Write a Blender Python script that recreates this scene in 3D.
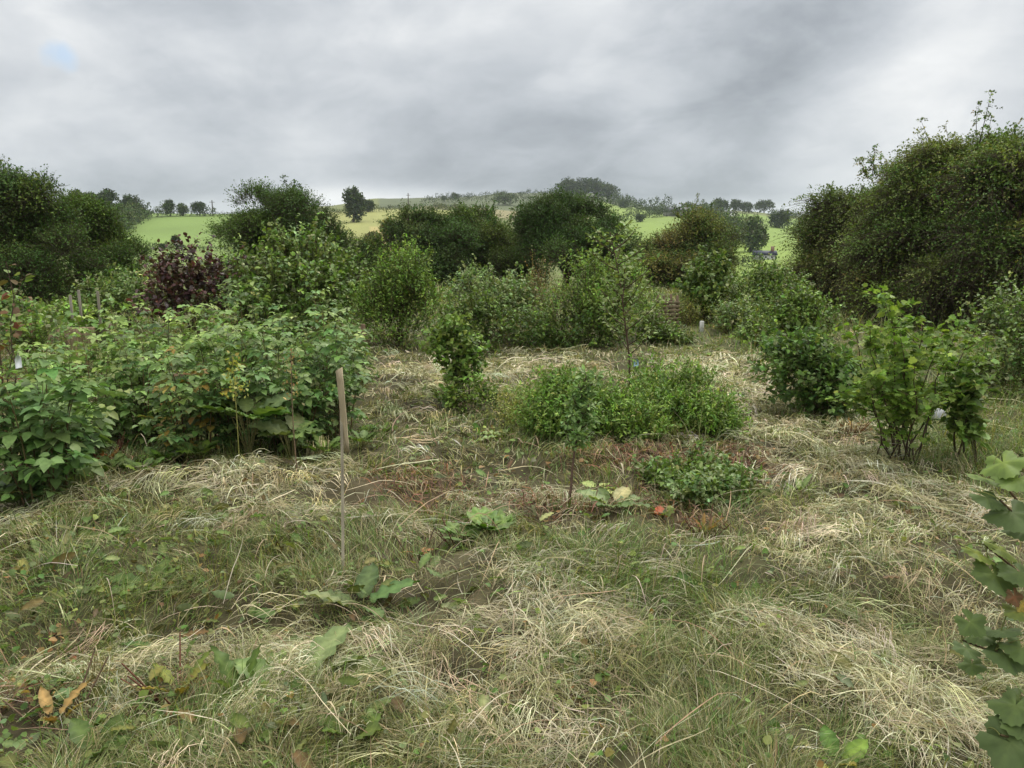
import bpy, math
import numpy as np

# ------------------------------------------------------------------ scene, camera, light
scene = bpy.context.scene
for _o in list(bpy.data.objects):
    bpy.data.objects.remove(_o)
COL = scene.collection
F_PX, PITCH, EYE = 773.0, math.radians(10.55), 1.6

cam_d = bpy.data.cameras.new("camera")
cam = bpy.data.objects.new("camera", cam_d)
COL.objects.link(cam)
cam.location = (0, 0, EYE)
cam.rotation_euler = (math.pi / 2 - PITCH, 0, 0)
cam_d.sensor_width = 36
cam_d.lens = 36 * F_PX / 1024
cam_d.clip_start = 0.05
cam_d.clip_end = 20000
scene.camera = cam

SUN_EL, SUN_AZ = math.radians(52), math.radians(35)      # azimuth clockwise from +Y
world = bpy.data.worlds.new("World")
scene.world = world
world.use_nodes = True
SKY_STRENGTH = 0.1
sun_d = bpy.data.lights.new("sun", 'SUN')
sun_d.energy = 1.5
sun_d.angle = math.radians(22)
sun_d.color = (1.0, 0.95, 0.87)
sun = bpy.data.objects.new("sun", sun_d)
COL.objects.link(sun)
sun.rotation_euler = (math.pi / 2 - SUN_EL, 0, math.pi - SUN_AZ)
scene.view_settings.view_transform = 'Standard'
scene.view_settings.look = 'None'
scene.view_settings.gamma = 1.0
scene.view_settings.exposure = 0.5
scene.view_settings.use_curve_mapping = False
scene.render.engine = 'CYCLES'
scene.cycles.max_bounces = 5
scene.cycles.diffuse_bounces = 2
scene.cycles.glossy_bounces = 2
scene.cycles.transmission_bounces = 3
scene.cycles.volume_bounces = 1
scene.cycles.use_denoising = True


def build_sky():
    nt = world.node_tree
    N, L = nt.nodes, nt.links
    N.clear()
    def node(t, **kw):
        n = N.new(t)
        for k, v in kw.items():
            setattr(n, k, v)
        return n
    def math_(op, a, b=None, clamp=False):
        n = node('ShaderNodeMath', operation=op, use_clamp=clamp)
        for i, x in enumerate((a, b)):
            if x is None:
                continue
            if isinstance(x, (int, float)):
                n.inputs[i].default_value = x
            else:
                L.new(x, n.inputs[i])
        return n.outputs[0]
    def ramp(fac, stops):
        n = node('ShaderNodeValToRGB')
        e = n.color_ramp.elements
        while len(e) < len(stops):
            e.new(0.5)
        for i, (p, c) in enumerate(stops):
            e[i].position = p
            e[i].color = (c, c, c, 1) if isinstance(c, (int, float)) else (*c, 1)
        L.new(fac, n.inputs[0])
        return n.outputs[0]
    out = node('ShaderNodeOutputWorld')
    bg = node('ShaderNodeBackground')
    bg.inputs[1].default_value = SKY_STRENGTH
    L.new(bg.outputs[0], out.inputs[0])
    sky = node('ShaderNodeTexSky', sky_type='NISHITA')
    sky.sun_disc = False
    sky.sun_elevation = SUN_EL
    sky.sun_rotation = SUN_AZ
    tc = node('ShaderNodeTexCoord')
    sep = node('ShaderNodeSeparateXYZ')
    L.new(tc.outputs['Generated'], sep.inputs[0])
    x, y, z = sep.outputs
    zc = math_('MAXIMUM', z, 0.0)
    den = math_('ADD', zc, 0.34)
    comb = node('ShaderNodeCombineXYZ')
    L.new(math_('DIVIDE', x, den), comb.inputs[0])
    L.new(math_('DIVIDE', y, den), comb.inputs[1])
    # big cloud masses and finer wisps on the cloud sheet overhead
    n1 = node('ShaderNodeTexNoise')
    n1.inputs['Scale'].default_value = 1.15
    n1.inputs['Detail'].default_value = 7
    n1.inputs['Roughness'].default_value = 0.52
    n1.inputs['Distortion'].default_value = 0.5
    mp = node('ShaderNodeMapping')
    mp.inputs['Location'].default_value = (3.7, 1.3, 0.4)
    L.new(comb.outputs[0], mp.inputs[0])
    L.new(mp.outputs[0], n1.inputs['Vector'])
    n2 = node('ShaderNodeTexNoise')
    n2.inputs['Scale'].default_value = 5.5
    n2.inputs['Detail'].default_value = 9
    n2.inputs['Roughness'].default_value = 0.55
    n2.inputs['Distortion'].default_value = 0.3
    L.new(mp.outputs[0], n2.inputs['Vector'])
    cd = node('ShaderNodeCombineXYZ')
    L.new(math_('MULTIPLY', x, 3.2), cd.inputs[0]); L.new(math_('MULTIPLY', y, 3.2), cd.inputs[1])
    L.new(math_('ADD', math_('MULTIPLY', z, 6.0), math_('MULTIPLY', x, 0.9)), cd.inputs[2])
    n3 = node('ShaderNodeTexNoise')
    n3.inputs['Scale'].default_value = 1.0
    n3.inputs['Detail'].default_value = 10
    n3.inputs['Roughness'].default_value = 0.56
    n3.inputs['Distortion'].default_value = 0.25
    L.new(cd.outputs[0], n3.inputs['Vector'])
    cd2 = node('ShaderNodeCombineXYZ')
    L.new(math_('MULTIPLY', x, 8.0), cd2.inputs[0]); L.new(math_('MULTIPLY', y, 8.0), cd2.inputs[1])
    L.new(math_('ADD', math_('MULTIPLY', z, 17.0), math_('MULTIPLY', x, -2.4)), cd2.inputs[2])
    n5 = node('ShaderNodeTexNoise')
    n5.inputs['Scale'].default_value = 1.0
    n5.inputs['Detail'].default_value = 9
    n5.inputs['Roughness'].default_value = 0.55
    n5.inputs['Distortion'].default_value = 0.35
    L.new(cd2.outputs[0], n5.inputs['Vector'])
    wisp = ramp(n5.outputs[0], [(0.36, 0.0), (0.50, 0.42), (0.58, 0.75), (0.70, 1.0)])
    puff = ramp(n3.outputs[0], [(0.30, 0.0), (0.47, 0.32), (0.56, 0.62), (0.72, 1.0)])
    # cloud brightness by elevation: pale strip low down, slate base above it, lighter overhead
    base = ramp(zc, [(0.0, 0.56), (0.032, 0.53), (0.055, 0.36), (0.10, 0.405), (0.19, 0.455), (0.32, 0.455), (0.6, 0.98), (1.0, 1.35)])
    a = math_('SUBTRACT', n1.outputs[0], 0.5)
    b = math_('SUBTRACT', n2.outputs[0], 0.5)
    s = math_('ADD', math_('MULTIPLY', a, 0.30), math_('MULTIPLY', b, 0.24))
    s = math_('ADD', math_('MULTIPLY', s, 0.40), math_('MULTIPLY', math_('SUBTRACT', puff, 0.45), 0.17))
    s = math_('ADD', s, math_('MULTIPLY', math_('SUBTRACT', wisp, 0.45), 0.09))
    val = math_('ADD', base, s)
    def lobe(az_deg, el_deg, width_deg, squash=1.0):
        az, el = math.radians(az_deg), math.radians(el_deg)
        d = (math.sin(az) * math.cos(el), math.cos(az) * math.cos(el), math.sin(el))
        dx = math_('SUBTRACT', x, d[0]); dy = math_('SUBTRACT', y, d[1]); dz = math_('MULTIPLY', math_('SUBTRACT', z, d[2]), squash)
        d2 = math_('ADD', math_('ADD', math_('MULTIPLY', dx, dx), math_('MULTIPLY', dy, dy)), math_('MULTIPLY', dz, dz))
        w = math.radians(width_deg)
        return math_('EXPONENT', math_('MULTIPLY', d2, -1.0 / (w * w)))
    wob = math_('ADD', 0.35, math_('MULTIPLY', n1.outputs[0], 1.3))
    for az, el, w, sq, amt in CLOUD_LOBES:
        val = math_('ADD', val, math_('MULTIPLY', math_('MULTIPLY', lobe(az, el, w, sq), wob), amt))
    val = math_('MINIMUM', math_('MAXIMUM', val, 0.26), 1.5)
    tint = ramp(val, [(0.26, (0.89, 0.975, 1.09)), (0.42, (0.925, 0.985, 1.065)), (0.62, (0.98, 1.0, 1.02)), (1.0, (1.0, 0.995, 0.96))])
    mul = node('ShaderNodeMixRGB', blend_type='MULTIPLY')
    mul.inputs[0].default_value = 1
    L.new(tint, mul.inputs[1])
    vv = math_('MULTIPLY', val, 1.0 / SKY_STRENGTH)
    cv = node('ShaderNodeCombineXYZ')
    for i in range(3):
        L.new(vv, cv.inputs[i])
    L.new(cv.outputs[0], mul.inputs[2])
    n4 = node('ShaderNodeTexNoise')
    n4.inputs['Scale'].default_value = 38
    n4.inputs['Detail'].default_value = 5
    L.new(tc.outputs['Generated'], n4.inputs['Vector'])
    # a small blue break in the cloud, upper left
    hole = math_('MULTIPLY', math_('SUBTRACT', math_('MULTIPLY', lobe(-28.9, 10.9, 1.2, 1.0), math_('ADD', 0.15, math_('MULTIPLY', n4.outputs[0], 1.5))), 0.42), 1.3, clamp=True)
    mx = node('ShaderNodeMixRGB')
    L.new(math_('MINIMUM', hole, 0.6), mx.inputs[0])
    L.new(mul.outputs[0], mx.inputs[1])
    sk2 = node('ShaderNodeMixRGB', blend_type='MULTIPLY')
    sk2.inputs[0].default_value = 1
    sk2.inputs[2].default_value = (1.15, 1.15, 1.15, 1)
    L.new(sky.outputs[0], sk2.inputs[1])
    L.new(sk2.outputs[0], mx.inputs[2])
    L.new(mx.outputs[0], bg.inputs[0])


# azimuth, elevation, width, vertical squash, amount
CLOUD_LOBES = [
    (27, 8.0, 6.5, 1.0, 0.26), (24, 9.5, 4.0, 1.3, 0.16), (21, 12.0, 7.0, 1.6, -0.20),
    (-11, 2.9, 7.0, 9.0, 0.30), (-31, 6.0, 7.0, 1.6, 0.06), (-30, 14, 6.0, 1.0, 0.04), (-12, 13, 7.0, 1.2, 0.10),
    (-27, 3.6, 8.0, 5.0, -0.08), (6, 17, 4.0, 1.5, 0.14), (3, 6.5, 9.0, 1.6, -0.06), (30, 16, 5, 1.2, 0.10),
    (-20, 8.5, 6.0, 1.8, -0.05)]
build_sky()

# ------------------------------------------------------------------ helpers
UPV = np.array([0, 0, 1.0])
LEAF_K = np.array([1.66, 1.72, 1.16])
_nr = np.random.default_rng(77)
_T2 = _nr.random((256, 256))
_T3 = _nr.random((64, 64, 64))


def vn2(x, y, s=0):
    x = np.asarray(x, float) + s * 17.31; y = np.asarray(y, float) + s * 9.77
    xi = np.floor(x).astype(int); yi = np.floor(y).astype(int)
    fx = x - xi; fy = y - yi
    fx = fx * fx * (3 - 2 * fx); fy = fy * fy * (3 - 2 * fy)
    g = lambda i, j: _T2[(xi + i) & 255, (yi + j) & 255]
    return (g(0, 0) * (1 - fx) + g(1, 0) * fx) * (1 - fy) + (g(0, 1) * (1 - fx) + g(1, 1) * fx) * fy


def fbm2(x, y, s=0, o=4):
    t = 0; a = 0.5; k = 1.0; w = 0
    for i in range(o):
        t = t + a * vn2(x * k, y * k, s + i * 3); w += a
        a *= 0.5; k *= 2.03
    return t / w


def vn3(p, s=0):
    p = np.asarray(p, float) + s * 11.17
    i = np.floor(p).astype(int); f = p - i
    f = f * f * (3 - 2 * f)
    r = 0
    for a in (0, 1):
        for b in (0, 1):
            for c in (0, 1):
                w = (f[..., 0] if a else 1 - f[..., 0]) * (f[..., 1] if b else 1 - f[..., 1]) * (f[..., 2] if c else 1 - f[..., 2])
                r = r + w * _T3[(i[..., 0] + a) & 63, (i[..., 1] + b) & 63, (i[..., 2] + c) & 63]
    return r


def nrm(v):
    return v / np.maximum(np.linalg.norm(v, axis=-1, keepdims=True), 1e-9)


def rsph(rng, n):
    return nrm(rng.normal(size=(n, 3)))


_cp, _sp = math.cos(PITCH), math.sin(PITCH)


def px(u, v, Y):
    """world point seen at pixel (u, v) of the photograph at forward distance Y (used once, to measure the place)"""
    a = (u - 512) / F_PX; b = (384 - v) / F_PX
    t = Y / (_cp + b * _sp)
    return np.array([a * t, Y, EYE + t * (-_sp + b * _cp)])


def gp(u, v, z=0.0):
    b = (384 - v) / F_PX
    Y = (EYE - z) * (_cp + b * _sp) / (_sp - b * _cp)
    return px(u, v, Y)


# ---- terrain
_US = np.array([-400, 0, 120, 240, 320, 380, 450, 520, 590, 625, 660, 700, 740, 800, 900, 1100, 1400], float)
_TH = np.arctan((_US - 512) / 788)
_RS = np.array([0, 26, 60, 110, 180, 260, 400, 600, 850, 1200, 3200], float)
def _zz(r, v): return 1.6 + r * (240 - v) / 788
_ZT = []
for u in _US:
    if u <= 240:
        row = [0, 0, -2.6, -4.5, _zz(180, 253), _zz(260, 236), _zz(400, 215.5), _zz(600, 218), 17, 17, 20]
    elif u <= 320:
        row = [0, 0, -2.6, -5, _zz(180, 254), _zz(260, 238), _zz(400, 215), _zz(600, 212), _zz(850, 208), 42, 30]
    elif u <= 450:
        row = [0, 0, -2.6, -5, _zz(180, 255), _zz(260, 238), _zz(400, 212), _zz(600, 207), _zz(850, 200 - (u - 380) / 40), 50, 30]
    elif u <= 590:
        row = [0, 0, -2.6, -5, _zz(180, 256), _zz(260, 245), _zz(400, 228), _zz(600, 211), _zz(850, 194), 50, 30]
    elif u <= 625:
        row = [0, 0, -2.6, -5, _zz(180, 258), _zz(260, 245), _zz(400, 227), _zz(600, 213), _zz(850, 203), 42, 30]
    elif u <= 700:
        row = [0, 0, -2.8, -6, _zz(180, 261), _zz(260, 247), _zz(400, 226), _zz(600, 214), _zz(850, 212), 30, 30]
    elif u <= 740:
        row = [0, 0, -3, -7, _zz(180, 264), _zz(260, 250), _zz(400, 229), _zz(600, 216), _zz(850, 213), 30, 30]
    else:
        row = [0, 0, -3, -7, _zz(180, 264), _zz(260, 249), _zz(400, 233), _zz(600, 221), _zz(850, 218), 28, 30]
    _ZT.append(row)
_ZT = np.array(_ZT)

MOUNDS = []           # (x, y, rx, ry, h)
RIDGES = []           # (points, width, height)


def seg_dist(x, y, pts):
    d2 = np.full(np.shape(x), 1e9); tx = np.zeros(np.shape(x)); ty = np.zeros(np.shape(x))
    for (ax, ay), (bx, by) in zip(pts[:-1], pts[1:]):
        dx, dy = bx - ax, by - ay
        t = np.clip(((x - ax) * dx + (y - ay) * dy) / (dx * dx + dy * dy), 0, 1)
        q = (x - ax - t * dx) ** 2 + (y - ay - t * dy) ** 2
        m = q < d2
        l = math.hypot(dx, dy)
        d2 = np.where(m, q, d2); tx = np.where(m, dx / l, tx); ty = np.where(m, dy / l, ty)
    return d2, tx, ty


def H(x, y):
    x = np.asarray(x, float); y = np.asarray(y, float)
    r = np.hypot(x, y)
    th = np.clip(np.arctan2(x, y), _TH[0], _TH[-1])
    ti = np.clip(np.searchsorted(_TH, th) - 1, 0, len(_TH) - 2)
    ft = (th - _TH[ti]) / (_TH[ti + 1] - _TH[ti]); ft = ft * ft * (3 - 2 * ft)
    ri = np.clip(np.searchsorted(_RS, r) - 1, 0, len(_RS) - 2)
    fr = np.clip((r - _RS[ri]) / (_RS[ri + 1] - _RS[ri]), 0, 1)
    z = (_ZT[ti, ri] * (1 - ft) + _ZT[ti + 1, ri] * ft) * (1 - fr) + (_ZT[ti, ri + 1] * (1 - ft) + _ZT[ti + 1, ri + 1] * ft) * fr
    near = np.clip((30 - r) / 14, 0, 1)
    z = z + near * (0.20 * (fbm2(x * 0.9, y * 0.9, 3, 3) - 0.5) + 0.13 * (fbm2(x * 3.3, y * 3.3, 5, 3) - 0.5))
    z = z + (1 - near) * np.clip(r / 60, 0.5, 4) * 0.5 * (fbm2(x * 0.03, y * 0.03, 7, 3) - 0.5)
    for mx, my, rx, ry, h in MOUNDS:
        z = z + h * np.exp(-((x - mx) / rx) ** 2 - ((y - my) / ry) ** 2)
    if np.ndim(x):
        for pts, w, h in RIDGES:
            xs = [p[0] for p in pts]; ys = [p[1] for p in pts]
            m = (x > min(xs) - 3 * w) & (x < max(xs) + 3 * w) & (y > min(ys) - 3 * w) & (y < max(ys) + 3 * w)
            if m.any():
                d2, _, _ = seg_dist(x[m], y[m], pts)
                z[m] = z[m] + h * np.exp(-d2 / (w * w))
    return z


# ---- mesh building
class Acc:
    def __init__(s):
        s.V = []; s.F = {3: [], 4: []}; s.C = []; s.n = 0
    def add(s, V, Fs, C):
        V = np.asarray(V, float).reshape(-1, 3)
        C = np.asarray(C, float)
        if C.ndim == 1:
            C = np.broadcast_to(C, (len(V), 3))
        s.V.append(V); s.C.append(C)
        for f in (Fs if isinstance(Fs, list) else [Fs]):
            f = np.asarray(f)
            if len(f):
                s.F[f.shape[1]].append(f + s.n)
        s.n += len(V)
        return s
    def build(s, name, mat, parent=None, origin=(0, 0, 0), smooth=False):
        o3 = np.array(origin, float)
        V = np.concatenate(s.V) - o3
        C = np.concatenate(s.C)
        q = np.concatenate(s.F[4]) if s.F[4] else np.zeros((0, 4), int)
        t = np.concatenate(s.F[3]) if s.F[3] else np.zeros((0, 3), int)
        me = bpy.data.meshes.new(name)
        me.vertices.add(len(V)); me.vertices.foreach_set('co', V.astype(np.float32).ravel())
        loops = np.concatenate([q.ravel(), t.ravel()]).astype(np.int32)
        tot = np.concatenate([np.full(len(q), 4), np.full(len(t), 3)]).astype(np.int32)
        st = np.concatenate([[0], np.cumsum(tot)[:-1]]).astype(np.int32)
        me.loops.add(len(loops)); me.loops.foreach_set('vertex_index', loops)
        me.polygons.add(len(tot)); me.polygons.foreach_set('loop_start', st)
        if smooth:
            me.polygons.foreach_set('use_smooth', np.ones(len(tot), bool))
        a = me.attributes.new('Col', 'FLOAT_COLOR', 'POINT')
        c4 = np.ones((len(C), 4), np.float32); c4[:, :3] = C
        a.data.foreach_set('color', c4.ravel())
        me.update(calc_edges=True)
        me.materials.append(mat)
        o = bpy.data.objects.new(name, me)
        COL.objects.link(o)
        if parent is not None:
            o.parent = parent
        else:
            o.location = o3
        return o


def tag(o, label=None, cat=None, group=None, kind=None):
    if label: o['label'] = label
    if cat: o['category'] = cat
    if group: o['group'] = group
    if kind: o['kind'] = kind
    return o


def thing(name, loc, label, cat, group=None):
    o = bpy.data.objects.new(name, None)
    o.empty_display_size = 0.2
    COL.objects.link(o)
    o.location = loc
    return tag(o, label, cat, group)


# leaf templates: (across, along, lift), triangles
LEAF4 = (np.array([[0, 0, 0], [.34, .45, .10], [0, 1, -.06], [-.34, .45, .10]]), np.array([[0, 1, 2, 3]]))
LEAF7 = (np.array([[0, 0, 0], [.34, .28, .07], [.30, .64, .05], [0, 1, -.16], [-.30, .64, .05], [-.34, .28, .07], [0, .5, -.03]]),
         np.array([[0, 1, 6], [1, 2, 6], [2, 3, 6], [3, 4, 6], [4, 5, 6], [5, 0, 6]]))
NARROW = (np.array([[0, 0, 0], [.13, .35, .04], [.10, .7, .0], [0, 1, -.14], [-.10, .7, .0], [-.13, .35, .04]]),
          np.array([[0, 1, 4, 5], [1, 2, 3, 4]]))
def lobed(nl=5, serr=0.07, seed=1):
    r = np.random.default_rng(seed)
    n = 40
    ang = np.linspace(-math.pi * 0.93, math.pi * 0.93, n)
    rad = 0.40 + 0.17 * np.abs(np.cos(ang * nl / 2.15)) ** 1.5 + serr * (np.arange(n) % 2) * r.uniform(.5, 1, n)
    rad *= 1 - 0.18 * (np.abs(ang) / math.pi) ** 2
    vs = [[0, .38, .0]]
    for k, f in ((0, .55), (1, 1.0)):
        fold = 0.055 * np.cos(ang * nl / 1.075) * f
        cup = -0.16 * (rad * f) ** 2 * 2
        for a, q, z in zip(ang, rad * f, fold + cup):
            vs.append([math.sin(a) * q, .38 + math.cos(a) * q, z])
    vs = np.array(vs)
    fs = [[0, 1 + i, 2 + i] for i in range(n - 1)]
    for i in range(n - 1):
        fs += [[1 + i, 1 + n + i, 2 + n + i], [1 + i, 2 + n + i, 2 + i]]
    tint = np.ones((len(vs), 3))
    vein = np.clip(np.cos(ang * nl / 1.075), 0, 1) ** 10
    for k in (0, 1):
        tint[1 + k * n:1 + (k + 1) * n] *= 1 + np.outer(vein * (.55 if k == 0 else .2), [1, .8, .7]) + (r.uniform(-.12, .12, n)[:, None])
    tint[0] = (1.7, 1.5, 1.3)
    return vs, np.array(fs), tint
LOBED = lobed()
def lobed_small():
    pts = [(0, .05, 0), (.30, -.02, .03), (.52, .30, .0), (.33, .48, .05), (.38, .78, -.05), (.14, .75, .04), (0, 1.05, -.14),
           (-.14, .75, .04), (-.38, .78, -.05), (-.33, .48, .05), (-.52, .30, .0), (-.30, -.02, .03), (0, .42, -.03)]
    return np.array(pts), np.array([[i, (i + 1) % 12, 12] for i in range(12)])
LOBED13 = lobed_small()
def dockleaf():
    vs, fs = [], []
    n = 13
    r = np.random.default_rng(4)
    tint = np.ones((3 * n, 3))
    tint[1::3] = (1.6, 1.45, 1.4)
    tint[0::6] *= .85; tint[2::6] *= 1.12
    for i in range(n):
        t = i / (n - 1)
        w = 0.20 * math.sin(math.pi * min(1, t * 0.97 + 0.07)) ** 0.7 * r.uniform(.86, 1.08)
        wav = 0.045 * math.sin(i * 2.1)
        z = -0.28 * t * t
        vs += [[-w, t, z + .05 + wav], [0, t, z], [w, t, z + .05 - wav]]
    for i in range(n - 1):
        a = 3 * i
        fs += [[a, a + 1, a + 4, a + 3], [a + 1, a + 2, a + 5, a + 4]]
    return np.array(vs), np.array(fs), tint
DOCK = dockleaf()


def place_leaves(acc, P, D, Nn, size, col, tmpl, wid=1.0):
    T, Fq = tmpl[:2]
    col = np.clip(np.asarray(col) * LEAF_K, 0, 1)
    D = nrm(D); S = nrm(np.cross(D, Nn)); N2 = np.cross(S, D)
    sz = np.asarray(size, float)
    sz = np.broadcast_to(sz, (len(P),))[:, None, None]
    V = P[:, None, :] + sz * (T[None, :, 0:1] * wid * S[:, None, :] + T[None, :, 1:2] * D[:, None, :] + T[None, :, 2:3] * N2[:, None, :])
    k = len(T); n = len(P)
    Fa = (np.arange(n)[:, None, None] * k + Fq[None]).reshape(-1, Fq.shape[1])
    cc = np.repeat(col, k, axis=0)
    if len(tmpl) > 2:                                     # veins and leaf margins have their own tint
        cc = (cc.reshape(n, k, 3) * tmpl[2][None]).reshape(-1, 3)
    acc.add(V, Fa, np.clip(cc, 0, 1))


def palette(rng, n, cols, jit=0.16, w=None):
    cols = np.array(cols, float)
    i = rng.choice(len(cols), n, p=None if w is None else np.array(w) / np.sum(w))
    c = cols[i] * np.exp(rng.normal(0, jit, (n, 1))) * np.exp(rng.normal(0, jit * 0.35, (n, 3)))
    return np.clip(c, 0, 1)


def tubes(acc, P, R, col, sides=5):
    """P (n,k,3) polylines, R (n,k) radii"""
    n, k, _ = P.shape
    T = nrm(np.gradient(P, axis=1))
    ref = np.where(np.abs(T[..., 2:3]) > .9, np.array([1.0, 0, 0]), UPV)
    A = nrm(np.cross(T, ref)); B = np.cross(T, A)
    a = np.arange(sides) * 2 * math.pi / sides
    V = P[:, :, None, :] + R[:, :, None, None] * (np.cos(a)[None, None, :, None] * A[:, :, None, :] + np.sin(a)[None, None, :, None] * B[:, :, None, :])
    i, j, m = np.meshgrid(np.arange(n), np.arange(k - 1), np.arange(sides), indexing='ij')
    ix = lambda jj, mm: (i * k + jj) * sides + mm % sides
    Fq = np.stack([ix(j, m), ix(j, m + 1), ix(j + 1, m + 1), ix(j + 1, m)], -1).reshape(-1, 4)
    col = np.asarray(col, float)
    if col.ndim == 2:
        col = np.repeat(col, k * sides, axis=0)
    acc.add(V, Fq, col)


def ribbons(acc, P, W, side, col, taper=0.25, root=1.0):
    """P (n,k,3), W (n,), side (n,3)"""
    n, k, _ = P.shape
    prof = np.interp(np.linspace(0, 1, k), [0, .35, 1], [root, 1, taper])
    off = side[:, None, :] * (W[:, None] * prof[None])[..., None] * .5
    V = np.stack([P - off, P + off], 2)
    i, j = np.meshgrid(np.arange(n), np.arange(k - 1), indexing='ij')
    b = (i * k + j) * 2
    Fq = np.stack([b, b + 1, b + 3, b + 2], -1).reshape(-1, 4)
    acc.add(V, Fq, np.repeat(col, 2 * k, axis=0))


def bez(p0, p1, p2, k):
    t = np.linspace(0, 1, k)[None, :, None]
    return (1 - t) ** 2 * p0[:, None] + 2 * t * (1 - t) * p1[:, None] + t * t * p2[:, None]


# ---- materials
def new_mat(name):
    m = bpy.data.materials.new(name)
    m.use_nodes = True
    nt = m.node_tree
    nt.nodes.clear()
    return m, nt.nodes, nt.links


def leaf_mat(name, rough=0.5, spec=0.35, trans=0.3, back=0.25, backcol=(0.30, 0.36, 0.26), mottle=40):
    m, N, L = new_mat(name)
    out = N.new('ShaderNodeOutputMaterial')
    at = N.new('ShaderNodeAttribute'); at.attribute_name = 'Col'
    tc = N.new('ShaderNodeTexCoord')
    nz = N.new('ShaderNodeTexNoise'); nz.inputs['Scale'].default_value = mottle; nz.inputs['Detail'].default_value = 2
    L.new(tc.outputs['Object'], nz.inputs['Vector'])
    mr = N.new('ShaderNodeMapRange'); mr.inputs[1].default_value = .3; mr.inputs[2].default_value = .7
    mr.inputs[3].default_value = .82; mr.inputs[4].default_value = 1.18
    L.new(nz.outputs[0], mr.inputs[0])
    vm = N.new('ShaderNodeVectorMath'); vm.operation = 'SCALE'
    L.new(at.outputs['Color'], vm.inputs[0]); L.new(mr.outputs[0], vm.inputs['Scale'])
    geo = N.new('ShaderNodeNewGeometry')
    bk = N.new('ShaderNodeMath'); bk.operation = 'MULTIPLY'; bk.inputs[1].default_value = back
    L.new(geo.outputs['Backfacing'], bk.inputs[0])
    mx = N.new('ShaderNodeMixRGB'); mx.inputs[2].default_value = (*backcol, 1)
    L.new(bk.outputs[0], mx.inputs[0]); L.new(vm.outputs[0], mx.inputs[1])
    pb = N.new('ShaderNodeBsdfPrincipled')
    pb.inputs['Roughness'].default_value = rough
    pb.inputs['Specular IOR Level'].default_value = spec
    L.new(mx.outputs[0], pb.inputs['Base Color'])
    if trans > 0:
        tr = N.new('ShaderNodeBsdfTranslucent')
        tm = N.new('ShaderNodeMixRGB'); tm.blend_type = 'MULTIPLY'; tm.inputs[0].default_value = 1
        tm.inputs[2].default_value = (1.25, 1.35, .55, 1)
        L.new(vm.outputs[0], tm.inputs[1]); L.new(tm.outputs[0], tr.inputs[0])
        ms = N.new('ShaderNodeMixShader'); ms.inputs[0].default_value = trans
        L.new(pb.outputs[0], ms.inputs[1]); L.new(tr.outputs[0], ms.inputs[2])
        L.new(ms.outputs[0], out.inputs[0])
    else:
        L.new(pb.outputs[0], out.inputs[0])
    return m


def rough_mat(name, rough=0.85, scale=8, amp=0.35, stretch=(1, 1, 1), spec=0.2):
    m, N, L = new_mat(name)
    out = N.new('ShaderNodeOutputMaterial')
    at = N.new('ShaderNodeAttribute'); at.attribute_name = 'Col'
    tc = N.new('ShaderNodeTexCoord')
    mp = N.new('ShaderNodeMapping'); mp.inputs['Scale'].default_value = stretch
    L.new(tc.outputs['Object'], mp.inputs[0])
    nz = N.new('ShaderNodeTexNoise'); nz.inputs['Scale'].default_value = scale; nz.inputs['Detail'].default_value = 6
    L.new(mp.outputs[0], nz.inputs['Vector'])
    mr = N.new('ShaderNodeMapRange'); mr.inputs[1].default_value = .25; mr.inputs[2].default_value = .75
    mr.inputs[3].default_value = 1 - amp; mr.inputs[4].default_value = 1 + amp
    L.new(nz.outputs[0], mr.inputs[0])
    vm = N.new('ShaderNodeVectorMath'); vm.operation = 'SCALE'
    L.new(at.outputs['Color'], vm.inputs[0]); L.new(mr.outputs[0], vm.inputs['Scale'])
    pb = N.new('ShaderNodeBsdfPrincipled')
    pb.inputs['Roughness'].default_value = rough
    pb.inputs['Specular IOR Level'].default_value = spec
    L.new(vm.outputs[0], pb.inputs['Base Color'])
    bp = N.new('ShaderNodeBump'); bp.inputs['Strength'].default_value = .5; bp.inputs['Distance'].default_value = .02
    L.new(nz.outputs[0], bp.inputs['Height']); L.new(bp.outputs[0], pb.inputs['Normal'])
    L.new(pb.outputs[0], out.inputs[0])
    return m


M_LEAF = leaf_mat('leaf_green', spec=0.25, trans=0.22, back=0.3, backcol=(.20,.25,.13))
M_TREE = leaf_mat('leaf_tree', rough=0.65, spec=0.12, trans=0.2, back=0.15, backcol=(.16,.18,.09), mottle=6)
M_FAR = leaf_mat('leaf_far', rough=0.7, spec=0.15, trans=0.1, back=0.0, mottle=0.6)
M_RASP = leaf_mat('leaf_raspberry', rough=0.5, spec=0.3, trans=0.2, back=0.6, backcol=(0.32, 0.38, 0.30))
M_GLOSS = leaf_mat('leaf_currant', rough=0.55, spec=0.18, trans=0.32, back=0.4, backcol=(0.22, 0.30, 0.13), mottle=60)
M_PURPLE = leaf_mat('leaf_purple', rough=0.4, spec=0.45, trans=0.2, back=0.2, backcol=(.15, .06, .08))
M_HAY = leaf_mat('hay_straw', rough=0.6, spec=0.3, trans=0.12, back=0.0, mottle=25)
M_GRASS = leaf_mat('grass_blade', rough=0.5, spec=0.3, trans=0.3, back=0.0, mottle=25)
M_STEM = rough_mat('stem_bark', scale=30, amp=.3)
M_WOOD = rough_mat('weathered_wood', scale=14, amp=.4, stretch=(3, 3, .35))
M_SOIL = rough_mat('ground_soil', scale=5, amp=.45)
M_WALL = rough_mat('render_wall', scale=3, amp=.1)
M_ROOF = rough_mat('slate_roof', scale=4, amp=.2, rough=.6)
M_PLAST = rough_mat('plastic', scale=6, amp=.08, rough=.4, spec=.4)

# ------------------------------------------------------------------ ground relief (heaps and raked swaths of cut grass)
def h1(x, y):
    return float(H(np.array([x]), np.array([y]))[0])


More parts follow.
